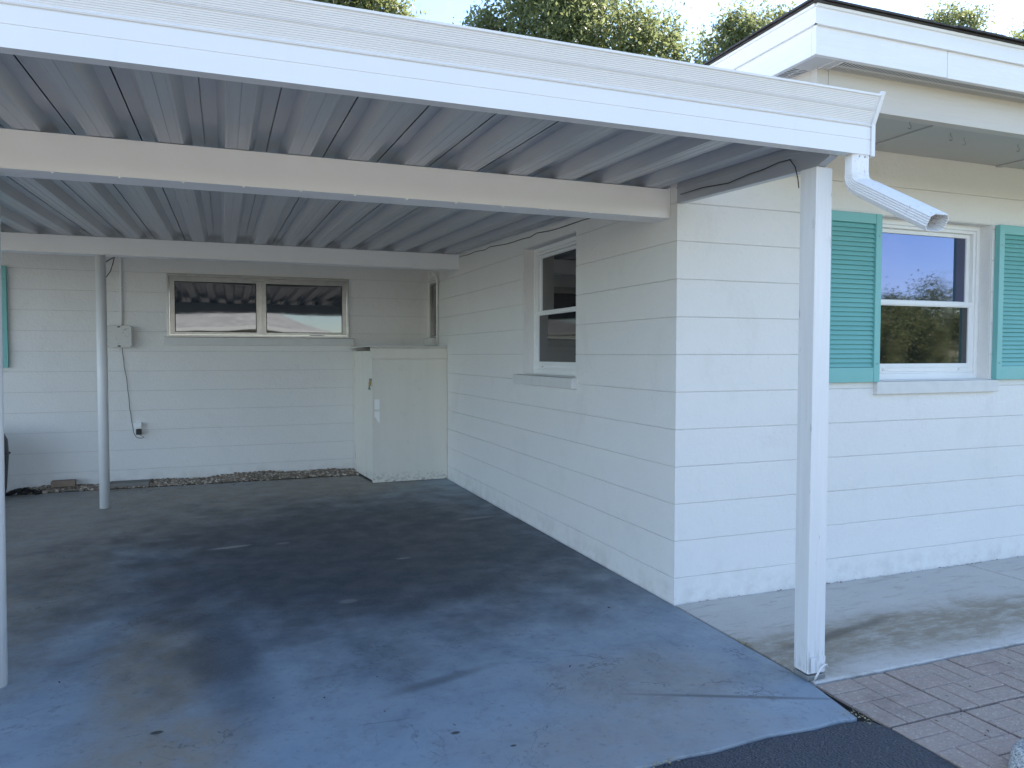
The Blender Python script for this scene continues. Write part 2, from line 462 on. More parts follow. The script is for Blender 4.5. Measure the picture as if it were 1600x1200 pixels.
M['bark'] = plain('bark', (0.11, 0.085, 0.065), 0.9, 0.35, 12, 0.6, 30)
M['grass'] = plain('lawn_grass', (0.10, 0.115, 0.045), 0.95, 0.4, 3, 0.8, 160)
M['road'] = plain('worn_road', (0.20, 0.195, 0.185), 0.85, 0.15, 2, 0.3, 140)
M['nbr_wall'] = plain('neighbour_wall', (0.34, 0.31, 0.26), 0.7)
M['nbr_roof'] = plain('neighbour_shingles', (0.42, 0.42, 0.41), 0.8, 0.45, 2.2, 0.4, 30)
M['nbr_white'] = plain('neighbour_trim', (0.82, 0.82, 0.80), 0.5)
M['dark_litter'] = plain('dark_leaf_mulch', (0.022, 0.018, 0.017), 0.8, 0.4, 40)

def m_ds():
    k = NT('white_downspout_enamel'); p = k.pos()
    c = k.mix(k.noise(p, 10, 4), (0.72, 0.72, 0.72), (0.82, 0.82, 0.82))
    s = k.ramp(k.noise(p, 60, 5, 0.7), 0.55, 0.68)
    z = k.ramp(k.noise(p, 9, 3), 0.44, 0.56)
    c = k.mix(k.math('MULTIPLY', k.math('MULTIPLY', s, z), 0.45), c, (0.36, 0.36, 0.37))
    return k.fin(c, 0.28, k.bump(k.noise(p, 40, 3), 0.12, 0.004))
M['downspout'] = m_ds()

def m_pebble():
    k = NT('mixed_pebbles')
    r = k.n('ShaderNodeNewGeometry').outputs['Random Per Island']
    cr = k.n('ShaderNodeValToRGB'); k.set(cr.inputs[0], r)
    e = cr.color_ramp.elements
    e[0].position = 0; e[0].color = (0.15, 0.115, 0.085, 1); e[1].position = 1; e[1].color = (0.60, 0.54, 0.46, 1)
    for pz, cc in ((0.3, (0.28, 0.21, 0.15)), (0.55, (0.21, 0.18, 0.15)), (0.8, (0.42, 0.35, 0.27))):
        q = e.new(pz); q.color = (*cc, 1)
    return k.fin(cr.outputs[0], 0.6)
M['pebble'] = m_pebble()

def m_leaf(name, a, b, trans):
    k = NT(name)
    r = k.n('ShaderNodeNewGeometry').outputs['Random Per Island']
    big = k.noise(k.pos(), 0.5, 3)
    c = k.mix(k.math('MULTIPLY', k.math('ADD', r, big), 0.5), a, b)
    tr = k.n('ShaderNodeBsdfTranslucent'); k.set(tr.inputs['Color'], k.mix(0.5, c, b))
    mx = k.n('ShaderNodeMixShader'); mx.inputs[0].default_value = trans
    k.fin(c, 0.5)
    k.t.links.new(k.b.outputs[0], mx.inputs[1]); k.t.links.new(tr.outputs[0], mx.inputs[2])
    k.t.links.new(mx.outputs[0], k.t.nodes['Material Output'].inputs['Surface'])
    return k.m
M['leaf'] = m_leaf('oak_leaf', (0.090, 0.118, 0.055), (0.24, 0.265, 0.11), 0.55)
M['leaf2'] = m_leaf('yellowish_leaf', (0.085, 0.110, 0.052), (0.22, 0.24, 0.10), 0.55)
M['litter'] = plain('dry_leaf_litter', (0.16, 0.075, 0.04), 0.8, 0.5, 60)
M['tan_litter'] = plain('tan_litter', (0.42, 0.36, 0.22), 0.8, 0.3, 60)

# ------------------------------------------------------------------ key dimensions
XW, YF, YB = 2.272, 3.452, 8.70        # side wall face, front wall face, back wall face
COURSE = 0.2032
def pan_z(y): return 2.260 + 0.0325 * (y - 3.52)

# ------------------------------------------------------------------ ground, slabs, asphalt, pavers
def sheet(name, x0, x1, y0, y1, z, mat):
    m = MB(); m.add([(x0, y0, z), (x1, y0, z), (x1, y1, z), (x0, y1, z)], [(0, 1, 2, 3)])
    return tag(obj(name, m, mat), kind='structure')

sheet('ground', -300, 300, -300, 300, -0.12, M['grass'])
sheet('road', -200, 200, -13.5, -7.0, -0.108, M['road'])

# asphalt drive with a gently ragged edge against slab and pavers
edge = [(-4.2, 2.10), (-2.0, 2.105), (0.0, 2.112), (0.6, 2.105), (1.05, 2.118), (1.29, 2.108), (1.42, 2.119), (1.55, 2.110), (1.8, 2.128), (2.0, 2.112), (2.12, 2.118), (2.20, 2.105), (2.245, 2.085), (2.262, 2.03), (2.268, 1.985), (2.264, 1.93), (2.269, 1.87), (2.263, 1.80), (2.258, 1.745), (2.264, 1.66), (2.266, 1.4), (2.262, 0.9), (2.266, 0.2)]
m = MB(); pr = edge + [(2.262, -0.4), (-4.2, -0.4)]
m.prism(pr, 'z', -0.10, -0.008)
tag(obj('driveway', m, M['asphalt']), kind='structure')

m = MB(); m.box(-4.2, 6.5, -7.0, -0.403, -0.10, -0.007); tag(obj('bounce_apron', m, plain('bounce_apron_concrete', (0.27, 0.245, 0.21), 0.8, 0.12, 1.5, 0.2, 60)), kind='structure')  # unseen pale slab added to bounce sunlight into the carport

m = MB(); m.box(-9, -4.21, -7.0, 8.6, -0.11, -0.03)
tag(obj('bounce_strip', m, plain('warm_bounce_strip', (0.34, 0.29, 0.225), 0.85, 0.15, 1.5, 0.3, 60)), kind='structure')  # unseen warm strip added to bounce sunlight in from the left

# carport slab: separate mesh with bevelled edge
m = MB()
m.prism([(-4.2, 2.104), (-2, 2.112), (0, 2.118), (0.6, 2.112), (1.05, 2.126), (1.29, 2.116), (1.42, 2.126), (1.55, 2.118), (1.8, 2.136), (2.0, 2.120), (2.12, 2.128), (2.205, 2.118), (2.262, 2.43), (2.264, 3.445), (2.262, 8.46), (-4.2, 8.46)], 'z', -0.10, 0.0)
tag(obj('carport_floor', m, M['floor'], bevel=0.003), kind='structure')
m = MB(); m.box(-4.2, 2.262, 8.462, 8.69, -0.10, -0.035)
tag(obj('gravel_bed_soil', m, M['seam']), kind='structure')
m = MB(); m.box(2.19, 2.30, 2.06, 8.46, -0.10, -0.022); m.box(2.27, 6.5, 2.35, 3.47, -0.10, -0.024)
tag(obj('joint_dirt', m, M['seam']), kind='structure')

# walkway: two poured slabs with a control joint
walk = empty('walkway'); tag(walk, kind='structure')
m = MB(); m.box(2.276, 4.485, 2.412, 3.446, -0.10, 0.0); obj('slab', m, M['walk'], walk, bevel=0.007)
m = MB(); m.box(4.497, 7.2, 2.412, 3.446, -0.10, 0.001); obj('slab', m, M['walk'], walk, bevel=0.007)

# pavers: large squares, each scored as eight bricks in a basket weave
patio = empty('paver_patio'); tag(patio, kind='structure')
m = MB(); m.box(2.2665, 4.6, 0.5, 2.408, -0.10, -0.0145); obj('sand_bed', m, M['sand'], patio)
SQ = 0.3735; B = (SQ - 0.007) / 4
def brick_mesh(w, l, g=0.0019):
    q = MB(); c = 0.0028; z1 = 0.0; z0 = -0.05
    x0, x1, y0, y1 = g, w - g, g, l - g
    q.add([(x0, y0, z0), (x1, y0, z0), (x1, y1, z0), (x0, y1, z0), (x0, y0, z1 - c), (x1, y0, z1 - c), (x1, y1, z1 - c), (x0, y1, z1 - c),
           (x0 + c, y0 + c, z1), (x1 - c, y0 + c, z1), (x1 - c, y1 - c, z1), (x0 + c, y1 - c, z1)],
          [(0, 1, 5, 4), (1, 2, 6, 5), (2, 3, 7, 6), (3, 0, 4, 7), (4, 5, 9, 8), (5, 6, 10, 9), (6, 7, 11, 10), (7, 4, 8, 11), (8, 9, 10, 11)])
    return q.mesh('paver_brick', M['brick'])
bm_v, bm_h = brick_mesh(B - 0.0004, 2 * B - 0.0004), brick_mesh(2 * B - 0.0004, B - 0.0004)
nb = 0
for ci in range(5):
    for ri in range(4):
        sx, sy = 2.268 + ci * (SQ + 0.0015), 2.405 - (ri + 1) * (SQ + 0.0015)
        for bx in range(2):
            for by in range(2):
                vert = (bx + by) % 2 == 0
                for k in range(2):
                    x = sx + bx * 2 * B + (k * B if vert else 0); y = sy + by * 2 * B + (0 if vert else k * B)
                    o = obj('paver_brick', bm_v if vert else bm_h, None, patio, loc=(x + rnd.uniform(-.0006, .0006), y + rnd.uniform(-.0006, .0006), -0.004 + rnd.uniform(-0.0018, 0.0014)))
                    o.rotation_euler = (rnd.uniform(-.006, .006), rnd.uniform(-.006, .006), 0)
                    nb += 1

# ------------------------------------------------------------------ house
house = empty('house', (2.272, 3.452, 0))
tag(house, 'white painted concrete block house with teal shutters and a shingled eave', 'house')
HL = Vector((2.272, 3.452, 0))
def hpart(name, mb, mat, parent=None, **kw):
    o = obj(name, mb, mat, parent or house, **kw)
    if parent is None: o.location = -HL
    return o

def split_rects(u0, u1, z0, z1, opens):
    us = sorted({u0, u1, *[min(max(a, u0), u1) for a, b, c, d in opens], *[min(max(b, u0), u1) for a, b, c, d in opens]})
    out = []
    for a, b in zip(us, us[1:]):
        if b - a < 1e-6: continue
        mid = (a + b) / 2
        segs = [(z0, z1)]
        for (oa, ob, oc, od) in opens:
            if oa < mid < ob:
                ns = []
                for s0, s1 in segs:
                    if od <= s0 or oc >= s1: ns.append((s0, s1)); continue
                    if oc > s0: ns.append((s0, oc))
                    if od < s1: ns.append((od, s1))
                segs = ns
        for s in segs:
            if out and abs(out[-1][1] - a) < 1e-9 and len(segs) == 1 and out[-1][2:] == s: out[-1] = (out[-1][0], b, *s)
            else: out.append((a, b, *s))
    return out

PL, G, CH = 0.006, 0.0012, 0.0026     # plate thickness, half joint, chamfer
def block_wall(u0, u1, ztop, z_first, opens, face, axis, thick=0.19, zbot=-0.08, core_u=None, pitch=COURSE):
    """axis 'x': wall runs along x, faces -y at y=face.  axis 'y': runs along y, faces -x at x=face."""
    core = MB(); cu = core_u or (u0, u1)
    for a, b, c, d in split_rects(cu[0], cu[1], zbot, ztop, opens):
        if axis == 'x': core.box(a, b, face + PL, face + thick, c, d)
        else: core.box(face + PL, face + thick, a, b, c, d)
    w = hpart('wall', core, M['joint'])
    zs = [zbot]; z = z_first
    while z < ztop - 0.01: zs.append(z); z += pitch
    zs.append(ztop)
    for z0, z1 in zip(zs, zs[1:]):
        q = MB()
        for a, b, c, d in split_rects(u0, u1, z0, z1, opens):
            lo = G if abs(c - z0) < 1e-6 else 0; hi = G if abs(d - z1) < 1e-6 else 0
            cl = CH if lo else 0; chh = CH if hi else 0
            j = rnd.uniform(-0.0004, 0.0004)
            prof = [(PL, c + lo), (PL, d - hi), (chh + j, d - hi)] + ([(j, d - hi - chh)] if hi else []) + ([(j, c + lo + cl)] if lo else []) + [(cl + j, c + lo)]
            pts = [(face + p, zz) for p, zz in prof]
            if axis == 'x': q.prism(pts, 'x', a, b)
            else: q.prism(pts, 'y', a, b)
        if q.v: obj('block_course', q, M['wall'], w)
    return w

WIN_F = (3.700, 4.662, 1.204, 2.205)     # front window opening
WIN_S = (4.686, 5.656, 1.204, 2.212)     # side window opening (y range)
WIN_N = (8.285, 8.640, 1.550, 2.190)     # small side window behind the closet
WIN_B = (-0.552, 1.345, 1.548, 2.214)    # back double slider opening
block_wall(XW + PL, 9.5, 2.585, 0.144, [WIN_F], YF, 'x', core_u=(XW + PL, 9.5))
block_wall(YF, YB + 0.001, 2.50, 0.144, [WIN_S, WIN_N], XW, 'y', core_u=(YF + 0.19, YB + 0.19))
block_wall(-9.0, XW - 0.001, 2.56, 0.161, [WIN_B], YB, 'x', pitch=0.2057, core_u=(-9.0, XW - 0.001))

# ---- windows: local x along the wall, local -y outwards
def ring(q, x0, x1, z0, z1, w, y0, y1, wt=None, wb=None):
    wt = w if wt is None else wt; wb = w if wb is None else wb
    q.box(x0, x0 + w, y0, y1, z0, z1); q.box(x1 - w, x1, y0, y1, z0, z1)
    q.box(x0 + w, x1 - w, y0, y1, z1 - wt, z1); q.box(x0 + w, x1 - w, y0, y1, z0, z0 + wb)

def single_hung(loc, rotz, W, H, name='window', d=0.080, glass='glass'):
    """opening W x H, frame set back d from the wall face"""
    q = MB()
    ring(q, 0.002, W - 0.002, 0.0, H - 0.002, 0.030, d, d + 0.075, 0.032, 0.040)
    ring(q, 0.030, W - 0.030, 0.038, H - 0.032, 0.020, d + 0.012, d + 0.070, 0.022, 0.012)
    w = obj(name, q, M['vinyl'], house, bevel=0.003, loc=Vector(loc) - HL, rotz=rotz)
    q = MB(); ring(q, 0.0004, W - 0.0004, 0.0004, H - 0.0004, 0.004, 0.0075, d - 0.0005, 0.004, 0.0015); obj('reveal', q, M['wall'], w)
    zm = H * 0.488
    q = MB(); ring(q, 0.050, W - 0.050, zm - 0.012, H - 0.054, 0.032, d + 0.036, d + 0.062, 0.026, 0.030)
    s1 = obj('upper_sash', q, M['vinyl'], w, bevel=0.003)
    q = MB(); q.box(0.081, W - 0.081, d + 0.047, d + 0.053, zm + 0.017, H - 0.079); obj('pane', q, M[glass], w)
    q = MB(); ring(q, 0.048, W - 0.048, 0.050, zm + 0.012, 0.034, d + 0.010, d + 0.034, 0.034, 0.052)
    q.box(0.055, W - 0.055, d + 0.004, d + 0.010, zm - 0.016, zm - 0.004)
    q.box(0.06, W - 0.06, d + 0.006, d + 0.010, 0.074, 0.080)
    obj('lower_sash', q, M['vinyl'], w, bevel=0.003)
    q = MB(); q.box(0.081, W - 0.081, d + 0.020, d + 0.026, 0.101, zm - 0.021); obj('pane', q, M['glass_plain'], w)
    for x in (0.14, W - 0.17):
        q = MB(); q.box(x, x + 0.035, d + 0.002, d + 0.010, 0.058, 0.070); obj('sash_latch', q, M['vinyl'], w, bevel=0.002)
    return w

def sill(w, W, left, right, proud, h, depth, top=0.0):
    q = MB(); q.prism([(-proud, top - h), (depth, top - h), (depth, top - 0.001), (-proud, top - 0.006)], 'x', -left, W + right)
    return obj('sill', q, M['sill'], w, bevel=0.004)

wf = single_hung((WIN_F[0], YF, WIN_F[2]), 0, WIN_F[1] - WIN_F[0], WIN_F[3] - WIN_F[2])
sill(wf, WIN_F[1] - WIN_F[0], 0.030, 0.050, 0.032, 0.082, 0.006)
q = MB(); q.box(0, WIN_F[1] - WIN_F[0], 0.007, 0.19, -0.05, -0.004); obj('sill_bed', q, M['sill'], wf)
ws = single_hung((XW, WIN_S[1], WIN_S[2]), R(-90), WIN_S[1] - WIN_S[0], WIN_S[3] - WIN_S[2], d=0.088, glass='glass_plain')
sill(ws, WIN_S[1] - WIN_S[0], 0.135, 0.020, 0.040, 0.080, 0.006)
q = MB(); q.box(0, WIN_S[1] - WIN_S[0], 0.007, 0.19, -0.05, -0.004); obj('sill_bed', q, M['sill'], ws)

# back slider: aluminium frame nearly flush with the wall
Wb, Hb = WIN_B[1] - WIN_B[0], WIN_B[3] - WIN_B[2]
q = MB(); ring(q, 0, Wb, 0, Hb, 0.022, -0.014, 0.060, 0.026, 0.024)
q.box(0.022, Wb - 0.022, 0.010, 0.060, Hb - 0.052, Hb - 0.026)
wb = obj('window', q, M['alu'], house, bevel=0.002, loc=Vector((WIN_B[0], YB, WIN_B[2])) - HL)
wb['label'] = 'wide aluminium two pane sliding window'
xm = 0.942
for (a, b, y) in ((0.024, xm + 0.002, 0.016), (xm + 0.004, Wb - 0.024, 0.020)):
    q = MB(); ring(q, a, b, 0.026, Hb - 0.053, 0.050, y, y + 0.016, 0.024, 0.026); obj('sash', q, M['alu'], wb, bevel=0.002)
    q = MB(); ring(q, a + 0.0502, b - 0.0502, 0.0522, Hb - 0.0772, 0.007, y - 0.001, y + 0.004); obj('gasket', q, M['black'], wb)
    q = MB(); q.box(a + 0.051, b - 0.051, y + 0.006, y + 0.011, 0.053, Hb - 0.078); obj('pane', q, M['glass_wavy'], wb)
q = MB(); q.box(xm - 0.012, xm + 0.016, 0.004, 0.0155, 0.03, Hb - 0.055); obj('meeting_rail', q, M['alu'], wb, bevel=0.002)
sill(wb, Wb, 0.036, 0.055, 0.030, 0.090, 0.006)
q = MB(); q.box(0, Wb, 0.007, 0.19, -0.05, -0.004); obj('sill_bed', q, M['sill'], wb)

# small side window
Wn, Hn = WIN_N[1] - WIN_N[0], WIN_N[3] - WIN_N[2]
q = MB(); ring(q, 0.001, Wn - 0.001, 0, Hn, 0.022, 0.005, 0.06)
wn = obj('window', q, M['alu'], house, bevel=0.002, loc=Vector((XW, WIN_N[1], WIN_N[2])) - HL, rotz=R(-90))
q = MB(); q.box(0.023, Wn - 0.023, 0.028, 0.034, 0.023, Hn - 0.023); obj('pane', q, M['glass_plain'], wn)
sill(wn, Wn, 0.05, 0.03, 0.055, 0.085, 0.006)
q = MB(); q.box(-0.03, Wn + 0.02, -0.020, -0.001, Hn + 0.012, Hn + 0.055); obj('head_trim', q, M['sill'], wn, bevel=0.003)

# ---- shutters: stiles, rails and louvre slats one by one
slat_me = None
def shutter(x, y, z, W=0.430, H=1.0, n=31):
    q = MB(); q.box(0, 0.046, -0.036, 0, 0, H)
    s = obj('shutter', q, M['teal'], house, bevel=0.003, loc=Vector((x, y - 0.002, z)) - HL)
    q = MB(); q.box(W - 0.046, W, -0.036, 0, 0, H); obj('stile', q, M['teal'], s, bevel=0.003)
    q = MB(); q.box(0.0462, W - 0.0462, -0.034, 0, H - 0.058, H); obj('rail', q, M['teal'], s, bevel=0.003)
    q = MB(); q.box(0.0462, W - 0.0462, -0.034, 0, 0, 0.088); obj('rail', q, M['teal'], s, bevel=0.003)
    q = MB(); q.box(0.0462, W - 0.0462, -0.008, 0, 0.0885, H - 0.0585); obj('back_board', q, M['teal'], s)
    global slat_me
    p = (H - 0.058 - 0.090) / n
    if slat_me is None:
        q = MB(); q.prism([(-0.026, 0.0015), (-0.0225, 0.0005), (-0.010, p * 0.98), (-0.0135, p * 1.0)], 'x', 0.0466, W - 0.0466)
        slat_me = q.mesh('slat', M['teal'])
    for i in range(n):
        o = obj('slat', slat_me, None, s, loc=(0, rnd.uniform(-.0006, .0006), 0.0885 + i * p)); o.rotation_euler = (rnd.uniform(-.03, .03), 0, rnd.uniform(-.002, .002))
    for (a, b) in ((W - 0.022, 0.11), (W - 0.022, H - 0.13), (0.022, 0.11), (0.022, H - 0.13)):
        q = MB(); q.box(a - 0.005, a + 0.005, -0.0385, -0.0361, b - 0.005, b + 0.005); obj('screw', q, M['steel'], s, bevel=0.002)
    return s
shutter(3.250, YF, 1.198)
shutter(4.682, YF, 1.200)
shutter(-2.410, YB, 1.232, H=0.996)

# ---- eave of the front roof: corner at (2.262, 2.45)
EX, EY, EZ0, EZ1, EZ2 = 2.262, 2.45, 2.585, 2.705, 2.778
IN = 0.118
q = MB(); q.box(EX, 2.9985, EY, EY + 0.022, EZ0, EZ1); hpart('fascia_board', q, M['eave_board'], bevel=0.002)
q = MB(); q.box(3.0015, 6.0, EY, EY + 0.022, EZ0 - 0.001, EZ1); hpart('fascia_board', q, M['eave_board'], bevel=0.002)
q = MB(); q.box(6.003, 9.4, EY, EY + 0.022, EZ0, EZ1); hpart('fascia_board', q, M['eave_board'], bevel=0.002)
q = MB(); q.box(EX, EX + 0.022, EY + 0.023, 6.4, EZ0, EZ1); hpart('fascia_board', q, M['eave_board'], bevel=0.002)
q = MB(); q.prism([(EY - 0.014, EZ1 - 0.004), (EY - 0.014, EZ2 - 0.012), (EY - 0.022, EZ2 - 0.010), (EY - 0.024, EZ2), (EY + 0.03, EZ2), (EY + 0.03, EZ1 + 0.001), (EY - 0.002, EZ1 + 0.001), (EY - 0.002, EZ1 - 0.004)], 'x', EX - 0.014, 9.4)
hpart('fascia_cap', q, M['eave_cap'])
q = MB(); q.prism([(EX - 0.0145, EZ1 - 0.004), (EX - 0.0145, EZ2 - 0.012), (EX - 0.022, EZ2 - 0.010), (EX - 0.024, EZ2), (EX + 0.03, EZ2), (EX + 0.03, EZ1 + 0.001), (EX - 0.002, EZ1 + 0.001), (EX - 0.002, EZ1 - 0.004)], 'y', EY - 0.0135, 6.4)
hpart('fascia_cap', q, M['eave_cap'])
q = MB(); q.box(EX - 0.006, EX + 0.004, EY - 0.006, EY + 0.004, EZ0 - 0.002, EZ1 - 0.006); hpart('corner_strip', q, M['eave_cap'], bevel=0.002)
# perforated soffit strips: real slots
def slotted(q, along, a0, a1, b0, b1, z, pitch=0.0165, slot=0.0065, rows=2):
    """strip from a0..a1 along the eave, b0..b1 across; slots run across"""
    rw = (b1 - b0) / rows
    def quad(aa, ab, ba, bb):
        v = [(aa, ba, z), (ab, ba, z), (ab, bb, z), (aa, bb, z)]
        if along == 'y': v = [(b, a, c) for a, b, c in v]
        q.add(v, [(0, 3, 2, 1)] if along == 'x' else [(0, 1, 2, 3)])
    n = int((a1 - a0) / pitch)
    for r in range(rows):
        c0 = b0 + r * rw; s0, s1 = c0 + rw * 0.12, c0 + rw * 0.86
        quad(a0, a1, c0, s0); quad(a0, a1, s1, c0 + rw)
        for i in range(n):
            quad(a0 + i * pitch + slot, a0 + (i + 1) * pitch, s0, s1)
        quad(a0 + n * pitch, a1, s0, s1)
q = MB(); slotted(q, 'x', 2.43, 9.4, EY + 0.023, EY + IN, EZ0 + 0.002); hpart('soffit', q, M['soffit'])
q = MB(); slotted(q, 'y', 2.61, 6.3, EX + 0.023, EX + IN, EZ0 + 0.002); hpart('soffit', q, M['soffit'])
q = MB(); q.box(EX + 0.023, 2.428, EY + 0.023, 2.609, EZ0 + 0.001, EZ0 + 0.004); hpart('soffit_corner', q, M['soffit'])
q = MB(); q.box(2.385, 2.391, 2.474, EY + IN - 0.001, EZ0 - 0.003, EZ0 + 0.0005); q.box(2.424, 2.432, 2.474, EY + IN - 0.001, EZ0 - 0.004, EZ0 + 0.0005); hpart('soffit_joint', q, M['soffit'])
q = MB(); q.box(EX + 0.023, 9.4, EY + 0.023, 6.3, EZ0 + 0.031, EZ0 + 0.035); hpart('soffit_cavity', q, M['void'])
# cream beam under the soffit, with a board joint
XJ = 2.443
q = MB(); q.box(EX + IN + 0.001, XJ - 0.001, EY + IN, EY + IN + 0.05, 2.438, EZ0 + 0.030); pb = hpart('porch_beam', q, M['cream_board'], bevel=0.002)
q = MB(); q.box(XJ + 0.001, 9.4, EY + IN - 0.001, EY + IN + 0.05, 2.437, EZ0 + 0.030); hpart('porch_beam', q, M['cream_board'], bevel=0.002)
q = MB(); q.add([(EX + IN, EY + IN + 0.04, 2.438), (EX + 0.022, EY + 0.62, 2.438), (EX + 0.022, EY + 0.62, 2.62), (EX + IN, EY + IN + 0.04, 2.62),
                 (EX + IN + 0.04, EY + IN + 0.06, 2.438), (EX + 0.062, EY + 0.64, 2.438), (EX + 0.062, EY + 0.64, 2.62), (EX + IN + 0.04, EY + IN + 0.06, 2.62)],
                [(0, 3, 2, 1), (4, 5, 6, 7), (0, 1, 5, 4), (3, 7, 6, 2), (0, 4, 7, 3), (1, 2, 6, 5)])
hpart('frieze_board', q, M['cream_board'])
# porch ceiling panels and battens
for x0, x1 in ((2.38, 3.545), (3.549, 4.69), (4.694, 5.9), (5.904, 9.4)):
    q = MB(); q.box(x0, x1, EY + IN + 0.051, YF - 0.002, 2.580, 2.590); hpart('ceiling_panel', q, M['ceil'], bevel=0.002)
for x in (3.547, 4.692):
    q = MB(); q.box(x - 0.022, x + 0.022, EY + IN + 0.052, YF - 0.003, 2.572, 2.5795); hpart('ceiling_batten', q, M['ceil'], bevel=0.002)
for (x, y) in ((3.746, 3.03), (3.90, 3.07), (4.31, 3.05), (3.35, 2.95)):
    pth = [(x, y, 2.581)] + [(x + 0.012 * math.sin(a), y, 2.562 - 0.012 + 0.012 * math.cos(a)) for a in np.linspace(0, 4.2, 9)]
    q = MB(); q.tube(pth, 0.0018, 6); hpart('cup_hook', q, M['steel'])

# hip roof of the front wing, low back wing, with a dark shingle edge
def roof_wing(x0, x1, y0, y1, z, slope, name='roof'):
    q = MB(); h = min(x1 - x0, y1 - y0) / 2; zr = z + slope * h
    if x1 - x0 > y1 - y0: r0, r1 = (x0 + h, (y0 + y1) / 2, zr), (x1 - h, (y0 + y1) / 2, zr)
    else: r0, r1 = ((x0 + x1) / 2, y0 + h, zr), ((x0 + x1) / 2, y1 - h, zr)
    t = 0.005
    b = [(x0, y0, z), (x1, y0, z), (x1, y1, z), (x0, y1, z)]; c = [(a, bb, cc + t) for a, bb, cc in b]
    v = b + c + [r0, r1]
    f = [(0, 3, 2, 1), (0, 1, 5, 4), (1, 2, 6, 5), (2, 3, 7, 6), (3, 0, 4, 7)]
    if x1 - x0 > y1 - y0: f += [(4, 5, 9, 8), (5, 6, 9), (6, 7, 8, 9), (7, 4, 8)]
    else: f += [(4, 5, 8), (5, 6, 9, 8), (6, 7, 9), (7, 4, 8, 9)]
    return q.add(v, f)
q = roof_wing(EX - 0.034, 14.0, EY - 0.034, 13.5, EZ2 + 0.001, 0.30)
rf = hpart('roof', q, M['shingle'])
# ragged shingle tabs along the visible eaves
x = EX + 0.02
while x < 9.0:
    wdt = rnd.uniform(0.15, 0.33); q = MB(); o_ = rnd.uniform(0.0, 0.010); t_ = rnd.uniform(0.004, 0.009)
    q.prism([(EY - 0.044 - o_, EZ2 + 0.006), (EY + 0.10, EZ2 + 0.006 + 0.144 * 0.30), (EY + 0.10, EZ2 + 0.006 + t_ + 0.144 * 0.30), (EY - 0.044 - o_, EZ2 + 0.006 + t_)], 'x', x, x + wdt - 0.002)
    obj('shingle', q, M['shingle'], rf, loc=(0, 0, 0)); x += wdt
y = EY - 0.044
while y < 6.3:
    wdt = rnd.uniform(0.15, 0.33); q = MB(); o_ = rnd.uniform(0.0, 0.010); t_ = rnd.uniform(0.004, 0.009)
    q.prism([(EX - 0.044 - o_, EZ2 + 0.006), (EX + 0.10, EZ2 + 0.006 + 0.144 * 0.30), (EX + 0.10, EZ2 + 0.006 + t_ + 0.144 * 0.30), (EX - 0.044 - o_, EZ2 + 0.006 + t_)], 'y', y, y + wdt - 0.002)
    obj('shingle', q, M['shingle'], rf); y += wdt
q = roof_wing(-9.6, 8.0, YB - 0.35, 17.0, 2.62, 0.28); hpart('roof', q, M['shingle'])
q = MB(); q.box(-9.6, 2.24, YB - 0.37, YB - 0.352, 2.50, 2.63); q.box(-9.5, 2.24, YB - 0.35, YB + 0.01, 2.565, 2.575); hpart('fascia_board', q, M['eave_cap'])

# ------------------------------------------------------------------ carport
carport = empty('carport', (0, 3.5, 0))
tag(carport, 'white aluminium flat carport roof with ribbed pans on beams and poles', 'carport')
CL = Vector((0, 3.5, 0))
def cpart(name, mb, mat, **kw):
    o = obj(name, mb, mat, carport, **kw); o.location = -CL; return o

PITCH, S0, RH, T = 0.262, -0.064, 0.050, 0.0016
lowprof = [(0.0030, RH + 0.006), (0.0030, RH), (0.053, RH), (0.083, 0.0), (0.0945, 0.0), (0.0955, -0.0012), (0.0965, 0.0), (0.129, 0.0), (0.1302, 0.0018), (0.1318, 0.0018), (0.133, 0.0), (0.1655, 0.0), (0.1665, -0.0012), (0.1675, 0.0), (0.179, 0.0), (0.209, RH), (PITCH - 0.0030, RH), (PITCH - 0.0030, RH + 0.010), (PITCH + 0.012, RH + 0.010), (PITCH + 0.0122, RH + 0.0024)]
def pan(x0, prof, yA=2.368, yB=8.692):
    s = 0.0325
    pts = [(x0 + u, z) for u, z in prof] + [(x0 + u, z + T) for u, z in prof[::-1]]
    q = MB(); n = len(pts)
    v = [(a, yA, b + pan_z(yA)) for a, b in pts] + [(a, yB, b + pan_z(yB)) for a, b in pts]
    f = [(i, n + i, n + (i + 1) % n, (i + 1) % n) for i in range(n)]
    k = len(prof)
    for e in (0, n):
        for i in range(k - 1):
            quad = (e + i, e + i + 1, e + n - 2 - i, e + n - 1 - i)
            f.append(quad if e == 0 else quad[::-1])
    return q.add(v, f)
for k in range(-13, 8):  # leftmost pans are unseen, added to cut sky light from the left
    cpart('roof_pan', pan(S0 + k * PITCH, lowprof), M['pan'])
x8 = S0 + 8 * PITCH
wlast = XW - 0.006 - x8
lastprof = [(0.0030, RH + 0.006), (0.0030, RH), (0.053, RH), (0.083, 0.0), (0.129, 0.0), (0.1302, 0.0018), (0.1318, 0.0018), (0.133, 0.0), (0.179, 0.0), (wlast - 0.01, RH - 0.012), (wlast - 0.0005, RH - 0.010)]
cpart('roof_pan', pan(x8, lastprof), M['pan'])

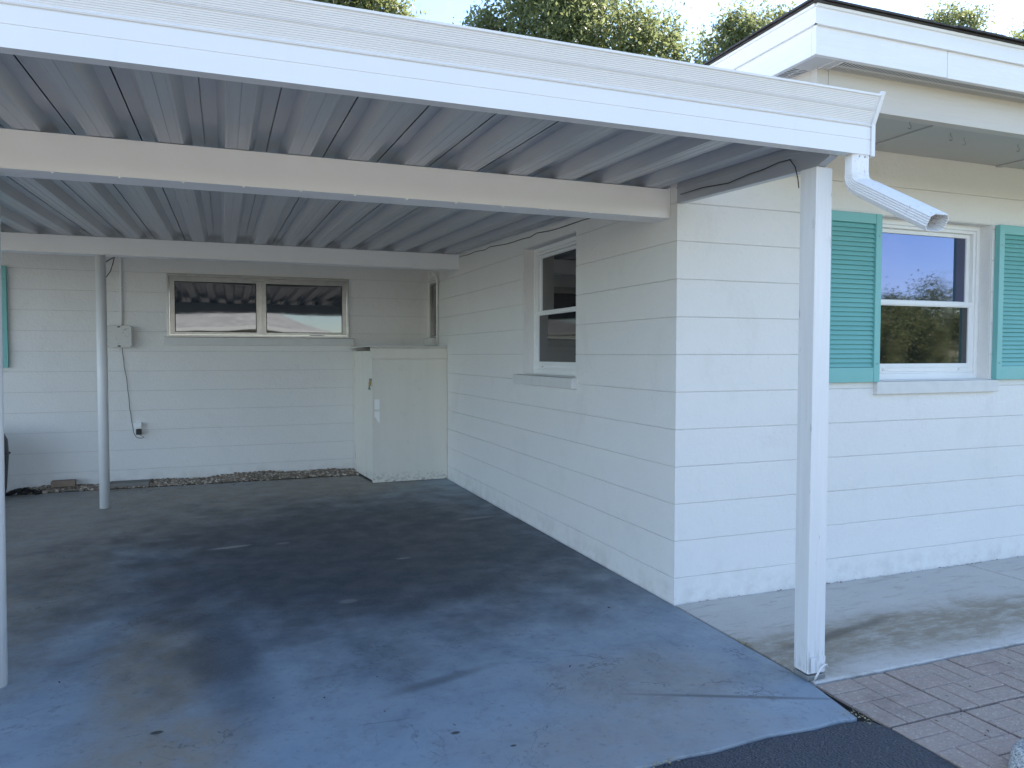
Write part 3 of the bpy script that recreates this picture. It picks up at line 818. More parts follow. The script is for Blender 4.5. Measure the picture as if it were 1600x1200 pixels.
def beam(y0, y1, z0, z1, x0, x1):
    q = MB(); q.box(x0, x1 - 0.012, y0, y1, z0, z1 - 0.001)
    q.box(x0, x1 - 0.012, y0 - 0.0035, y0 - 0.0002, z0, z0 + 0.004)
    b = cpart('beam', q, M['beam'], bevel=0.002)
    q = MB(); q.box(x1 - 0.0115, x1, y0 - 0.004, y1 + 0.002, z0 - 0.002, z1 + 0.006); obj('end_bracket', q, M['beam'], b, bevel=0.0015)
    x = x0 + 0.15
    while x < x1 - 0.05:
        q = MB(); q.cyl(x, y0 + 0.008, z0 - 0.004, z0 + 0.001, 0.0055, 8); obj('screw', q, M['sun_patch_white'], b); x += 0.243
    return b
beam(3.522, 3.675, 2.102, 2.259, -3.46, XW - 0.001)
beam(7.420, 7.573, 2.233, pan_z(7.42) - 0.001, -3.46, XW - 0.001)

# side edge beam from the house corner to the post
q = MB()
v = []
for y in (2.3665, 2.440, 3.448):
    zb = 2.131 + 0.041 * (y - 2.53) if y > 2.4 else 2.157; zt = pan_z(y) + 0.035
    v += [(2.266, y, zb), (2.306, y, zb), (2.306, y, zt), (2.266, y, zt)]
q.add(v, [(0, 1, 2, 3), (11, 10, 9, 8)] + [(a + i, a + 4 + i, a + 4 + (i + 1) % 4, a + (i + 1) % 4) for a in (0, 4) for i in range(4)])
q2 = MB(); v2 = []
for y in (2.366, 3.448):
    zb = 2.131 + 0.041 * (y - 2.53)
    v2 += [(2.2605, y, zb + 0.078), (2.2655, y, zb + 0.078), (2.2655, y, zb + 0.084), (2.2605, y, zb + 0.084)]
eb = cpart('edge_beam', q, M['pan'], bevel=0.002)
obj('edge_lip', q2.add(v2, [(0, 1, 2, 3), (7, 6, 5, 4), (0, 4, 5, 1), (1, 5, 6, 2), (2, 6, 7, 3), (3, 7, 4, 0)]), M['pan'], eb)

# gutter fascia: vertical lower band, flared and finely ribbed upper band
front = [(2.300, 2.156), (2.300, 2.212), (2.3025, 2.2135), (2.3025, 2.2160), (2.300, 2.2175), (2.300, 2.262), (2.303, 2.2635), (2.303, 2.2665), (2.297, 2.2675), (2.2945, 2.2715), (2.297, 2.2755), (2.3005, 2.277)]
yA, zA, yT, zT = 2.2995, 2.278, 2.2570, 2.372
nr = 17
for i in range(nr):
    t0, t1 = i / nr, (i + 1) / nr
    if i == 8:
        for t, d in ((t0, 0.0), (t0 + .01, -0.003), (t0 + .028, -0.003), (t0 + .038, 0.003), (t1 - .004, 0.003)): front.append((yA + (yT - yA) * t + d, zA + (zT - zA) * t))
        continue
    for t, d in ((t0 + 0.12 / nr, 0.0), (t0 + 0.30 / nr, 0.0016), (t0 + 0.55 / nr, 0.0016), (t0 + 0.75 / nr, 0.0)):
        front.append((yA + (yT - yA) * t + d, zA + (zT - zA) * t))
front += [(2.257, 2.372), (2.2525, 2.372), (2.2515, 2.3795), (2.269, 2.3805)]
prof = front + [(2.273, 2.374), (2.352, 2.300), (2.3655, 2.286), (2.3655, 2.166), (2.360, 2.160)]
q = MB(); q.prism(prof, 'x', -3.49, 2.4185)
gf = cpart('gutter_fascia', q, M['fascia'])
q = MB(); q.prism([(2.293, 2.150), (2.293, 2.274), (2.245, 2.388), (2.269, 2.394), (2.372, 2.300), (2.372, 2.150)], 'x', 2.4190, 2.4245)
obj('end_cap', q, M['fascia'], gf, bevel=0.001)
q = MB(); q.prism([(2.2925, 2.151), (2.2925, 2.274), (2.2445, 2.388), (2.2550, 2.391), (2.2985, 2.279), (2.2985, 2.151)], 'x', 2.407, 2.4187)
obj('end_trim', q, M['fascia'], gf)

# downspout: corrugated elbow and an outlet leg that points out over the walk
def ds_section(i=0, w=0.061, h=0.086, flare=0.0):
    w += flare; h += flare
    pts = []; c = 0.010; n = 5
    def side(p0, p1, nx, ny):
        for k in range(n * 2):
            t = (k + 0.5) / (n * 2); dd = 0.0019 if k % 2 else -0.0013
            pts.append((p0[0] + (p1[0] - p0[0]) * t + nx * dd, p0[1] + (p1[1] - p0[1]) * t + ny * dd))
    side((-w / 2 + c, -h / 2), (w / 2 - c, -h / 2), 0, -1); side((w / 2, -h / 2 + c), (w / 2, h / 2 - c), 1, 0)
    side((w / 2 - c, h / 2), (-w / 2 + c, h / 2), 0, 1); side((-w / 2, h / 2 - c), (-w / 2, -h / 2 + c), -1, 0)
    return pts
DX = 2.374
ang = R(30)
pth = [(DX, 2.336, 2.162), (DX, 2.336, 2.125), (DX, 2.336, 2.090)]
nbend = 14; rb = 0.060; cx_, cz_ = 2.336 - rb, 2.082
tot = math.pi / 2 - ang
for i in range(1, nbend + 1):
    a = tot * i / nbend
    pth.append((DX, cx_ + rb * math.cos(a), cz_ - rb * math.sin(a)))
e = Vector(pth[-1]); dvec = Vector((0, -math.cos(ang), -math.sin(ang)))
elbow_path = pth + [tuple(e + dvec * 0.03)]
def crimp(i): return ds_section(i, flare=(0.0035 if (3 <= i <= 17 and i % 3 == 0) else 0.0))
q = MB(); q.sweep(elbow_path, crimp, False, up=(1, 0, 0)); dsp = cpart('downspout', q, M['downspout'])
leg0 = e + dvec * 0.022
LEG = 0.372
inner = [(-a * 0.93, b * 0.95) for a, b in ds_section(flare=0.003)]
q = MB(); so = ds_section(flare=0.003)
q.sweep([leg0, leg0 + dvec * 0.01, leg0 + dvec * LEG], so, False, up=(1, 0, 0)); n0 = len(q.v)
q.sweep([leg0 + dvec * LEG, leg0 + dvec * (LEG - 0.25)], inner, False, up=(1, 0, 0))
ns = len(so); o0 = n0 - ns
q.f += [(o0 + k, o0 + (k + 1) % ns, n0 + (k + 1) % ns, n0 + k) for k in range(ns)]
obj('outlet_leg', q, M['downspout'], dsp)
for x in (DX - 0.018, DX + 0.012):
    q = MB(); q.cyl(0, 0, 0, 0.003, 0.004, 8); s_ = obj('rivet', q, M['steel'], dsp); s_.location = (x, 2.3075, 2.148); s_.rotation_euler = (R(90), 0, 0)

# wooden corner post with a slight twist, steel standoff and strap plate
PX, PY, PW = 2.303, 2.4745, 0.089
q = MB(); nz = 14; v = []; f = []
for i in range(nz + 1):
    t = i / nz; z = 0.030 + t * (2.128 - 0.030); a = R(-3 + 8 * t); w = PW / 2
    c = 0.004
    for (sx, sy) in ((-w + c, -w), (w - c, -w), (w, -w + c), (w, w - c), (w - c, w), (-w + c, w), (-w, w - c), (-w, -w + c)):
        v.append((PX + sx * math.cos(a) - sy * math.sin(a) - 0.004 * t, PY + sx * math.sin(a) + sy * math.cos(a), z))
for i in range(nz):
    for k in range(8):
        f.append((i * 8 + k, i * 8 + (k + 1) % 8, (i + 1) * 8 + (k + 1) % 8, (i + 1) * 8 + k))
f += [tuple(range(8))[::-1], tuple(range(nz * 8, nz * 8 + 8))]
q.add(v, f); post = cpart('post', q, M['post'])
post['label'] = 'square white wooden post with scuffed paint'
q = MB(); q.box(PX - 0.046, PX + 0.046, PY - 0.046, PY + 0.044, 0.001, 0.022); q.box(PX - 0.036, PX + 0.036, PY - 0.036, PY + 0.036, 0.022, 0.0305); obj('standoff_base', q, M['steel'], post, bevel=0.003)
q = MB(); q.box(PX - 0.036, PX + 0.040, PY - 0.0505, PY - 0.0475, 0.034, 0.100); sp = obj('strap_plate', q, M['post'], post, bevel=0.0012)
pth = [(PX - 0.018, PY - 0.052, 0.004), (PX - 0.014, PY - 0.062, 0.03), (PX + 0.0, PY - 0.068, 0.058), (PX + 0.02, PY - 0.066, 0.070), (PX + 0.038, PY - 0.060, 0.066), (PX + 0.046, PY - 0.056, 0.050)]
q = MB(); q.tube(pth, 0.0042, 8); obj('bent_strap', q, M['post'], post, smooth=True)

# round poles
for (x, y, zt, ln) in ((-0.897, 3.598, 2.101, 0.020), (-1.005, 7.466, 2.232, 0.008), (-3.38, 3.598, 2.101, 0.0), (-3.38, 7.466, 2.232, 0.0)):  # far left pair is unseen, added under the lengthened light-blocking roof
    q = MB(); q.cyl(x, y, 0.0, zt, 0.042, 28); q.v = [(a + ln * c / zt, b, c) for a, b, c in q.v]
    p = cpart('pole', q, M['pole'], smooth=False)
    for pl in p.data.polygons: pl.use_smooth = len(pl.vertices) == 4

# cables under the roof edge
def cable(name, pts, r, mat, label, cat='cable'):
    q = MB(); q.tube(pts, r, 6); return tag(obj(name, q, mat, smooth=True), label, cat)
def zbeam(y): return 2.131 + 0.041 * (y - 2.53)
pts = [(2.2555, 3.40, 2.206), (2.2555, 3.2, zbeam(3.2) + 0.043), (2.2555, 3.0, zbeam(3.0) + 0.030), (2.2555, 2.85, zbeam(2.85) + 0.045), (2.2555, 2.75, zbeam(2.75) + 0.048), (2.2555, 2.65, zbeam(2.65) + 0.060), (2.2545, 2.58, zbeam(2.58) + 0.058), (2.252, 2.545, zbeam(2.54) + 0.02), (2.2535, 2.53, 2.10), (2.2540, 2.524, 2.06)]
cable('cable', pts, 0.0024, M['wire'], 'thin dark cable sagging along the edge beam towards the square post')
pts = [(2.2665, 3.68, 2.238)]
y = 3.82
while y < 7.35:
    pts.append((2.2665, y, pan_z(y) - 0.030 + rnd.uniform(-0.012, 0.012))); y += rnd.uniform(0.12, 0.28)
pts.append((2.2665, 7.40, 2.355))
cable('cable', pts, 0.0032, M['wire'], 'wavy dark cable running along the top of the side wall under the roof')

# ------------------------------------------------------------------ storage closet in the back corner
closet = empty('storage_closet', (1.86, 8.29, 0)); tag(closet, 'low white built in closet with a padlocked side door in the back corner', 'closet')
KL = Vector((1.86, 8.29, 0))
def kpart(name, mb, mat, parent=None, **kw):
    o = obj(name, mb, mat, parent or closet, **kw)
    if parent is None: o.location = -KL
    return o
CX0, CX1, CY0, CY1 = 1.456, XW - 0.003, 7.880, YB - 0.003
q = MB(); q.box(CX0 + 0.012, CX1, CY0, CY0 + 0.02, 0.004, 1.312); kpart('front_panel', q, M['closet'], bevel=0.002)
q = MB(); q.prism([(CY0 - 0.010, 1.314), (CY0 - 0.010, 1.418), (CY0 + 0.012, 1.440), (CY0 + 0.03, 1.440), (CY0 + 0.03, 1.314)], 'x', CX0 - 0.016, CX1); kpart('top_trim', q, M['closet'], bevel=0.002)
q = MB(); q.box(CX0 - 0.004, CX0 + 0.0115, CY0 - 0.003, CY0 + 0.045, 0.004, 1.313); kpart('corner_post', q, M['closet'], bevel=0.002)
q = MB(); q.box(CX0, CX0 + 0.03, CY1 - 0.05, CY1, 0.004, 1.40); kpart('jamb', q, M['closet'], bevel=0.002)
q = MB(); q.box(CX0 + 0.004, CX0 + 0.022, CY0 + 0.052, CY1 - 0.057, 0.022, 1.398); dr = kpart('door', q, M['closet'], bevel=0.002)
q = MB(); q.box(CX0 + 0.026, CX0 + 0.034, CY0 + 0.04, CY1 - 0.05, 0.0, 1.405); kpart('door_recess', q, M['void'])
q = MB(); q.add([(CX0 - 0.03, CY0 - 0.004, 1.4415), (CX1, CY0 - 0.004, 1.4415), (CX1, CY1, 1.432), (CX0 - 0.10, CY1, 1.432), (CX0 - 0.03, CY0 - 0.004, 1.4515), (CX1, CY0 - 0.004, 1.4515), (CX1, CY1, 1.442), (CX0 - 0.10, CY1, 1.442)],
                [(0, 3, 2, 1), (4, 5, 6, 7), (0, 1, 5, 4), (1, 2, 6, 5), (2, 3, 7, 6), (3, 0, 4, 7)]); kpart('lid', q, M['sill'])
q = MB(); q.box(CX0 - 0.008, CX0 + 0.002, CY0 + 0.015, CY0 + 0.11, 1.075, 1.105); obj('hasp', q, M['steel'], dr, bevel=0.002)
q = MB(); q.box(CX0 - 0.024, CX0 - 0.006, CY0 + 0.030, CY0 + 0.066, 1.030, 1.072)
q.tube([(CX0 - 0.015, CY0 + 0.036, 1.072), (CX0 - 0.015, CY0 + 0.038, 1.092), (CX0 - 0.015, CY0 + 0.048, 1.098), (CX0 - 0.015, CY0 + 0.058, 1.092), (CX0 - 0.015, CY0 + 0.060, 1.072)], 0.003, 6)
obj('padlock', q, M['brass'], dr, bevel=0.003)
q = MB(); q.prism([(CY0 + 0.09, 0.985), (CY0 + 0.17, 0.985), (CY0 + 0.13, 1.03)], 'x', CX0 - 0.006, CX0 + 0.003); obj('bracket', q, M['steel'], dr)
for z in (0.16, 0.72, 1.22):
    q = MB(); q.cyl(CX0 - 0.002, CY1 - 0.053, z, z + 0.07, 0.006, 10); obj('hinge', q, M['closet'], dr)
slant = Matrix.Translation((CX0, CY0, 0)) @ Matrix.Rotation(R(4.9), 4, 'Z') @ Matrix.Translation((-CX0, -CY0, 0))
for o in [c for c in closet.children if c.name.split('.')[0] in ('jamb', 'door', 'door_recess')] + list(dr.children):
    o.data.transform(slant)
q = MB(); q.box(1.474, 1.528, CY0 - 0.0022, CY0 - 0.0002, 0.779, 0.888); kpart('sun_patch_white', q, M['sun_patch_white'])  # flat white plates stand in for two patches of reflected sunlight
q = MB(); q.prism([(1.474, 0.76), (1.528, 0.76), (1.528, 0.640), (1.510, 0.645), (1.490, 0.690), (1.474, 0.700)], 'y', CY0 - 0.0022, CY0 - 0.0002); kpart('sun_patch_white', q, M['sun_patch_white'])

# conduit beside the closet, running up the corner
pts = [(2.2520, 8.215, 1.452), (2.2520, 8.215, 2.17)] + [(2.2520 - 0.05 * (1 - math.cos(a)), 8.215 - 0.015 * (1 - math.cos(a)), 2.17 + 0.09 * math.sin(a)) for a in np.linspace(0.2, 1.5, 7)] + [(2.17, 8.19, 2.30)]
q = MB(); q.tube(pts, 0.0125, 10); tag(obj('conduit', q, M['pole'], smooth=True), 'thin white conduit rising from the closet top beside the small window', 'conduit')

# ------------------------------------------------------------------ things on the back wall
jb = empty('junction_box', (-1.0, YB, 1.545)); tag(jb, 'speckled white square electrical box on the back wall behind the pole', 'junction box')
def m_scuffbox():
    k = NT('scuffed_box_paint'); p = k.pos()
    s = k.ramp(k.noise(k.scaled(p, (1, 1, 1)), 26, 3, 0.6, 1.5), 0.60, 0.66)
    c = k.mix(k.math('MULTIPLY', s, 0.7), (0.66, 0.64, 0.60), (0.33, 0.32, 0.31))
    return k.fin(c, 0.5)
M['box'] = m_scuffbox()
q = MB(); q.box(-0.113, 0.113, -0.070, -0.0005, -0.108, 0.108); obj('box_body', q, M['box'], jb, bevel=0.004)
q = MB(); q.box(-0.117, 0.117, -0.078, -0.0705, -0.112, 0.112); lid = obj('box_lid', q, M['box'], jb, bevel=0.003)
for (a, b) in ((0, 0.098), (0, -0.098)):
    q = MB(); q.box(a - 0.014, a + 0.014, -0.0815, -0.0782, b - 0.006, b + 0.006); obj('screw', q, M['black'], lid, bevel=0.002)
for (a, b) in ((0.105, 0.1), (0.105, -0.1), (-0.105, 0.1), (-0.105, -0.1)):
    q = MB(); q.box(a - 0.004, a + 0.004, -0.080, -0.0782, b - 0.004, b + 0.004); obj('screw', q, M['steel'], lid)
pts = [(0.022, -0.016, 0.108), (0.022, -0.016, 0.80), (0.014, -0.022, 0.84), (-0.01, -0.05, 0.88)]
q = MB(); q.tube(pts, 0.0115, 10); obj('conduit', q, M['pole'], jb, smooth=True)
for z in (0.50,):
    q = MB(); q.box(-0.004, 0.050, -0.030, -0.0005, z, z + 0.014); obj('conduit_clip', q, M['pole'], jb)
pts = [(-0.03, -0.03, 0.81), (-0.06, -0.06, 0.79), (-0.10, -0.06, 0.76), (-0.14, -0.04, 0.755), (-0.15, -0.05, 0.60), (-0.11, -0.05, 0.60), (-0.07, -0.05, 0.66), (-0.045, -0.05, 0.74), (-0.03, -0.03, 0.82)]
cable('cable', [(-1.0 + a, YB + b, 1.545 + c) for a, b, c in pts], 0.005, M['wire'], 'black looped wire hanging from the back beam near the round pole')

ou = empty('outlet', (-0.847, YB, 0.590)); tag(ou, 'small grey wall outlet with open cover on the back wall', 'outlet')
q = MB(); q.box(-0.036, 0.036, -0.014, -0.0005, -0.058, 0.062); obj('face_plate', q, M['beam'], ou, bevel=0.004)
q = MB(); q.box(-0.038, 0.038, -0.055, -0.0145, 0.012, 0.060); obj('cover', q, M['beam'], ou, bevel=0.004)
ad = empty('power_adapter', (-0.838, YB - 0.015, 0.555)); tag(ad, 'black plug adapter in the wall outlet with a thin cord up to the box', 'adapter')
q = MB(); q.box(-0.026, 0.026, -0.045, 0, -0.028, 0.030); obj('plug_body', q, M['black'], ad, bevel=0.006)
pts = [(-0.978, YB - 0.02, 1.430)]
for i in range(1, 14): pts.append((-0.978 + 0.006 * i + rnd.uniform(-0.006, 0.006), YB - 0.012, 1.43 - i * 0.063))
pts += [(-0.890, YB - 0.012, 0.55), (-0.870, YB - 0.015, 0.505), (-0.85, YB - 0.02, 0.488), (-0.81, YB - 0.03, 0.488), (-0.79, YB - 0.035, 0.496), (-0.836, YB - 0.035, 0.528)]
pts = [(a + 0.838, b - (YB - 0.015), c - 0.555) for a, b, c in pts]
q = MB(); q.tube(pts, 0.0028, 6); obj('cord', q, M['wire'], ad, smooth=True)

# round patched spot on side wall
q = MB(); q.cyl(0, 0, 0, 0.003, 0.055, 24, 0.050); pt = obj('wall_patch', q, M['wall'], house); pt.location = Vector((XW + 0.0003, 6.435, 1.105)) - HL; pt.rotation_euler = (0, R(-90), 0)

# ------------------------------------------------------------------ gravel, bricks and litter at the back
rs = np.random.RandomState(3)
ico_v, ico_f = [], []
t_ = (1 + 5 ** .5) / 2
ico_v = np.array([(-1, t_, 0), (1, t_, 0), (-1, -t_, 0), (1, -t_, 0), (0, -1, t_), (0, 1, t_), (0, -1, -t_), (0, 1, -t_), (t_, 0, -1), (t_, 0, 1), (-t_, 0, -1), (-t_, 0, 1)], float); ico_v /= np.linalg.norm(ico_v[0])
ico_f = np.array([(0, 11, 5), (0, 5, 1), (0, 1, 7), (0, 7, 10), (0, 10, 11), (1, 5, 9), (5, 11, 4), (11, 10, 2), (10, 7, 6), (7, 1, 8), (3, 9, 4), (3, 4, 2), (3, 2, 6), (3, 6, 8), (3, 8, 9), (4, 9, 5), (2, 4, 11), (6, 2, 10), (8, 6, 7), (9, 8, 1)])
def scatter_stones(name, pos, size, mat):
    n = len(pos); sc = size[:, None, None] * np.stack([rs.uniform(.7, 1.3, n), rs.uniform(.7, 1.3, n), rs.uniform(.45, .8, n)], 1)[:, None, :]
    v = ico_v[None] * rs.uniform(.82, 1.15, (n, 12, 1)) * sc
    a = rs.uniform(0, 6.28, n); ca, sa = np.cos(a)[:, None], np.sin(a)[:, None]
    x = v[..., 0] * ca - v[..., 1] * sa; y = v[..., 0] * sa + v[..., 1] * ca
    v = np.stack([x, y, v[..., 2]], -1) + pos[:, None, :]
    f = (ico_f[None] + 12 * np.arange(n)[:, None, None]).reshape(-1, 3)
    me = bpy.data.meshes.new(name); me.from_pydata(v.reshape(-1, 3).tolist(), [], f.tolist()); me.materials.append(mat); me.update()
    o = bpy.data.objects.new(name, me); COL.objects.link(o); return o
n = 3600
px = rs.uniform(-1.85, 1.40, n); py = 8.46 + rs.beta(1.5, 1.3, n) * 0.235
edge_y = 8.445 + 0.018 * np.sin(px * 5.1) + 0.012 * np.sin(px * 13)
py = np.maximum(py, edge_y + rs.uniform(0, .02, n))
hh = 0.012 + 0.060 * np.clip((py - 8.47) / 0.2, 0, 1) * np.clip(0.35 + 0.65 * np.exp(-((px - 0.45) / 0.8) ** 2) + 0.2 * np.sin(px * 7), 0, 1)
pz = hh * rs.uniform(0.5, 1.0, n)
py = np.minimum(py, 8.688)
sz = rs.uniform(0.008, 0.021, n)
tag(scatter_stones('gravel', np.stack([px, py, pz], 1), sz, M['pebble']), 'brown and tan pebbles banked along the foot of the back wall', 'gravel', kind='stuff')
# soil under the pebbles
q = MB(); nx = 80
v = []; 
for i in range(nx + 1):
    x = -1.9 + i * (3.32 / nx)
    hgt = 0.012 + 0.050 * max(0, 0.35 + 0.65 * math.exp(-((x - 0.45) / 0.8) ** 2) + 0.2 * math.sin(x * 7)) * 0.8
    v += [(x, 8.452, -0.03), (x, 8.47, 0.004), (x, 8.688, max(0.006, hgt))]
f = []
for i in range(nx):
    a = i * 3; f += [(a, a + 3, a + 4, a + 1), (a + 1, a + 4, a + 5, a + 2)]
q.add(v, f); tag(obj('soil', q, plain('gravel_soil', (0.075, 0.055, 0.042), 0.9, 0.4, 25, 0.5, 80)), kind='structure')
# loose stones on the slab
n = 90; px = rs.uniform(-1.7, 1.3, n); py = 8.44 - rs.exponential(0.05, n)
tag(scatter_stones('loose_stones', np.stack([px, py, np.full(n, .003)], 1), rs.uniform(.003, .009, n), M['pebble']), 'scattered small stones on the floor in front of the gravel', 'stones', kind='stuff')
n = 46; px = rs.uniform(-1.98, -1.70, n); py = rs.uniform(8.40, 8.60, n); pz = 0.01 + 0.055 * np.exp(-((px + 1.86) / .08) ** 2 - ((py - 8.5) / .08) ** 2) * rs.uniform(.3, 1, n)
tag(scatter_stones('dark_rubble', np.stack([px, py, pz], 1), rs.uniform(.015, .034, n), M['dark_litter']), 'small heap of blackish rubble at the far left end of the gravel', 'rubble', kind='stuff')

M['old_brick'] = plain('old_tan_brick', (0.27, 0.20, 0.15), 0.85, 0.25, 20, 0.5, 60)
q = MB(); q.box(-0.105, 0.105, -0.05, 0.05, 0, 0.058); tag(obj('brick', q, M['old_brick'], bevel=0.005, loc=(-1.52, 8.60, 0.040), rotz=R(3)), 'single tan brick lying against the back wall on the pebbles', 'brick')
M['block'] = plain('old_grey_block', (0.20, 0.19, 0.175), 0.85, 0.2, 14, 0.4, 60)
q = MB(); q.box(-0.19, 0.19, -0.09, 0.09, 0, 0.05); tag(obj('flat_stone', q, M['block'], bevel=0.008, loc=(-0.92, 8.575, 0.004), rotz=R(-2)), 'flat grey concrete slab set in the gravel behind the round pole', 'slab')

# black bin just showing behind the left post
q = MB(); nn = 22
prof_b = [(0.0, 0.20), (0.10, 0.222), (0.42, 0.245), (0.56, 0.238), (0.64, 0.20), (0.68, 0.12), (0.69, 0.0)]
v = []; f = []
for z, r in prof_b: v += [(r * math.cos(2 * math.pi * k / nn), r * math.sin(2 * math.pi * k / nn), z) for k in range(nn)]
for i in range(len(prof_b) - 1):
    for k in range(nn): f.append((i * nn + k, i * nn + (k + 1) % nn, (i + 1) * nn + (k + 1) % nn, (i + 1) * nn + k))
q.add(v, f); bn = empty('bin', (-2.150, 8.25, 0)); tag(bn, 'black rounded bin edge showing behind the left white pole', 'bin')
obj('bin_body', q, M['black'], bn, smooth=True)
q = MB(); q.tube([(0.25 * math.cos(a), 0.25 * math.sin(a), 0.43) for a in np.linspace(0, 2 * math.pi, 25)], 0.010, 6); obj('bin_rim', q, M['black'], bn, smooth=True)

# leaf crumbs along the joints
def litter(name, pos, size, mat, label):
    n = len(pos); v = []; f = []
    for i, (x, y, z) in enumerate(pos):
        a = rs.uniform(0, 6.28); s = size * rs.uniform(.5, 1.3); t2 = s * rs.uniform(.3, .6); d = np.array([math.cos(a), math.sin(a), rs.uniform(-.3, .3)]); e2 = np.array([-math.sin(a), math.cos(a), rs.uniform(-.4, .4)])
        c = np.array([x, y, z]); v += [c - d * s, c - e2 * t2 + (0, 0, .002), c + d * s, c + e2 * t2 + (0, 0, .002)]; f.append((4 * i, 4 * i + 1, 4 * i + 2, 4 * i + 3))
    me = bpy.data.meshes.new(name); me.from_pydata([tuple(p) for p in v], [], f); me.materials.append(mat); me.update()
    o = bpy.data.objects.new(name, me); COL.objects.link(o); return tag(o, label, 'leaf litter', kind='stuff')
n = 70; P_ = [(rs.uniform(2.3, 5.2), 3.443 - abs(rs.normal(0, .006)), 0.004) for _ in range(n)] + [(3.27 + rs.normal(0, .03), 3.435 + rs.normal(0, .006), 0.007 + abs(rs.normal(0, .004))) for _ in range(40)]
litter('leaf_litter', P_, 0.008, M['litter'], 'reddish dry leaf crumbs along the foot of the front wall')
P_ = [(2.275 + rs.normal(0, .010), 2.86 + rs.normal(0, .035), 0.003) for _ in range(60)] + [(1.33 + rs.normal(0, .06), 2.108 + rs.normal(0, .012), 0.004) for _ in range(40)] + [(2.21 + rs.normal(0, .02), 2.13 + rs.normal(0, .03), 0.003) for _ in range(40)]
litter('leaf_litter', P_, 0.006, M['tan_litter'], 'pale tan crumbs caught in the floor joint beside the post')
P_ = [(rs.uniform(2.3, 3.7), rs.uniform(1.65, 2.4), 0.001) for _ in range(26)] + [(rs.uniform(-.8, 2.1), rs.uniform(2.3, 6.5), 0.003) for _ in range(16)]
litter('leaf_litter', P_, 0.008, M['dark_litter'], 'a few dark leaf flecks scattered over pavers and floor')

# speckled stone at the lower right
k = NT('speckled_granite'); p = k.pos()
c = k.mix(k.ramp(k.noise(p, 150, 3, 0.7), 0.42, 0.6), (0.24, 0.25, 0.25), (0.52, 0.53, 0.53)); c = k.mix(k.ramp(k.noise(p, 90, 2), 0.62, 0.7), c, (0.07, 0.07, 0.07))
M['granite'] = k.fin(c, 0.75, k.bump(k.noise(p, 150, 3), 0.5, 0.005))
import bmesh
bm = bmesh.new(); bmesh.ops.create_icosphere(bm, subdivisions=4, radius=1)
for vv in bm.verts:
    d = vv.co.copy()
    m_ = max(abs(d.x), abs(d.y), abs(d.z)); s_ = 0.72 + 0.28 / m_
    w_ = 1 + 0.05 * math.sin(3 * d.x + 1) * math.cos(4 * d.y) + 0.03 * math.sin(7 * d.z + 5 * d.x)
    vv.co = Vector((d.x * 0.110, d.y * 0.085, d.z * 0.075)) * (1 / m_ ** 0.35) * w_
me = bpy.data.meshes.new('stone'); bm.to_mesh(me); bm.free(); me.materials.append(M['granite'])
for pl in me.polygons: pl.use_smooth = True
tag(obj('stone', me, None, loc=(2.486, 1.622, 0.026), rotz=R(20)), 'rounded speckled grey stone on the pavers at the lower right', 'stone')

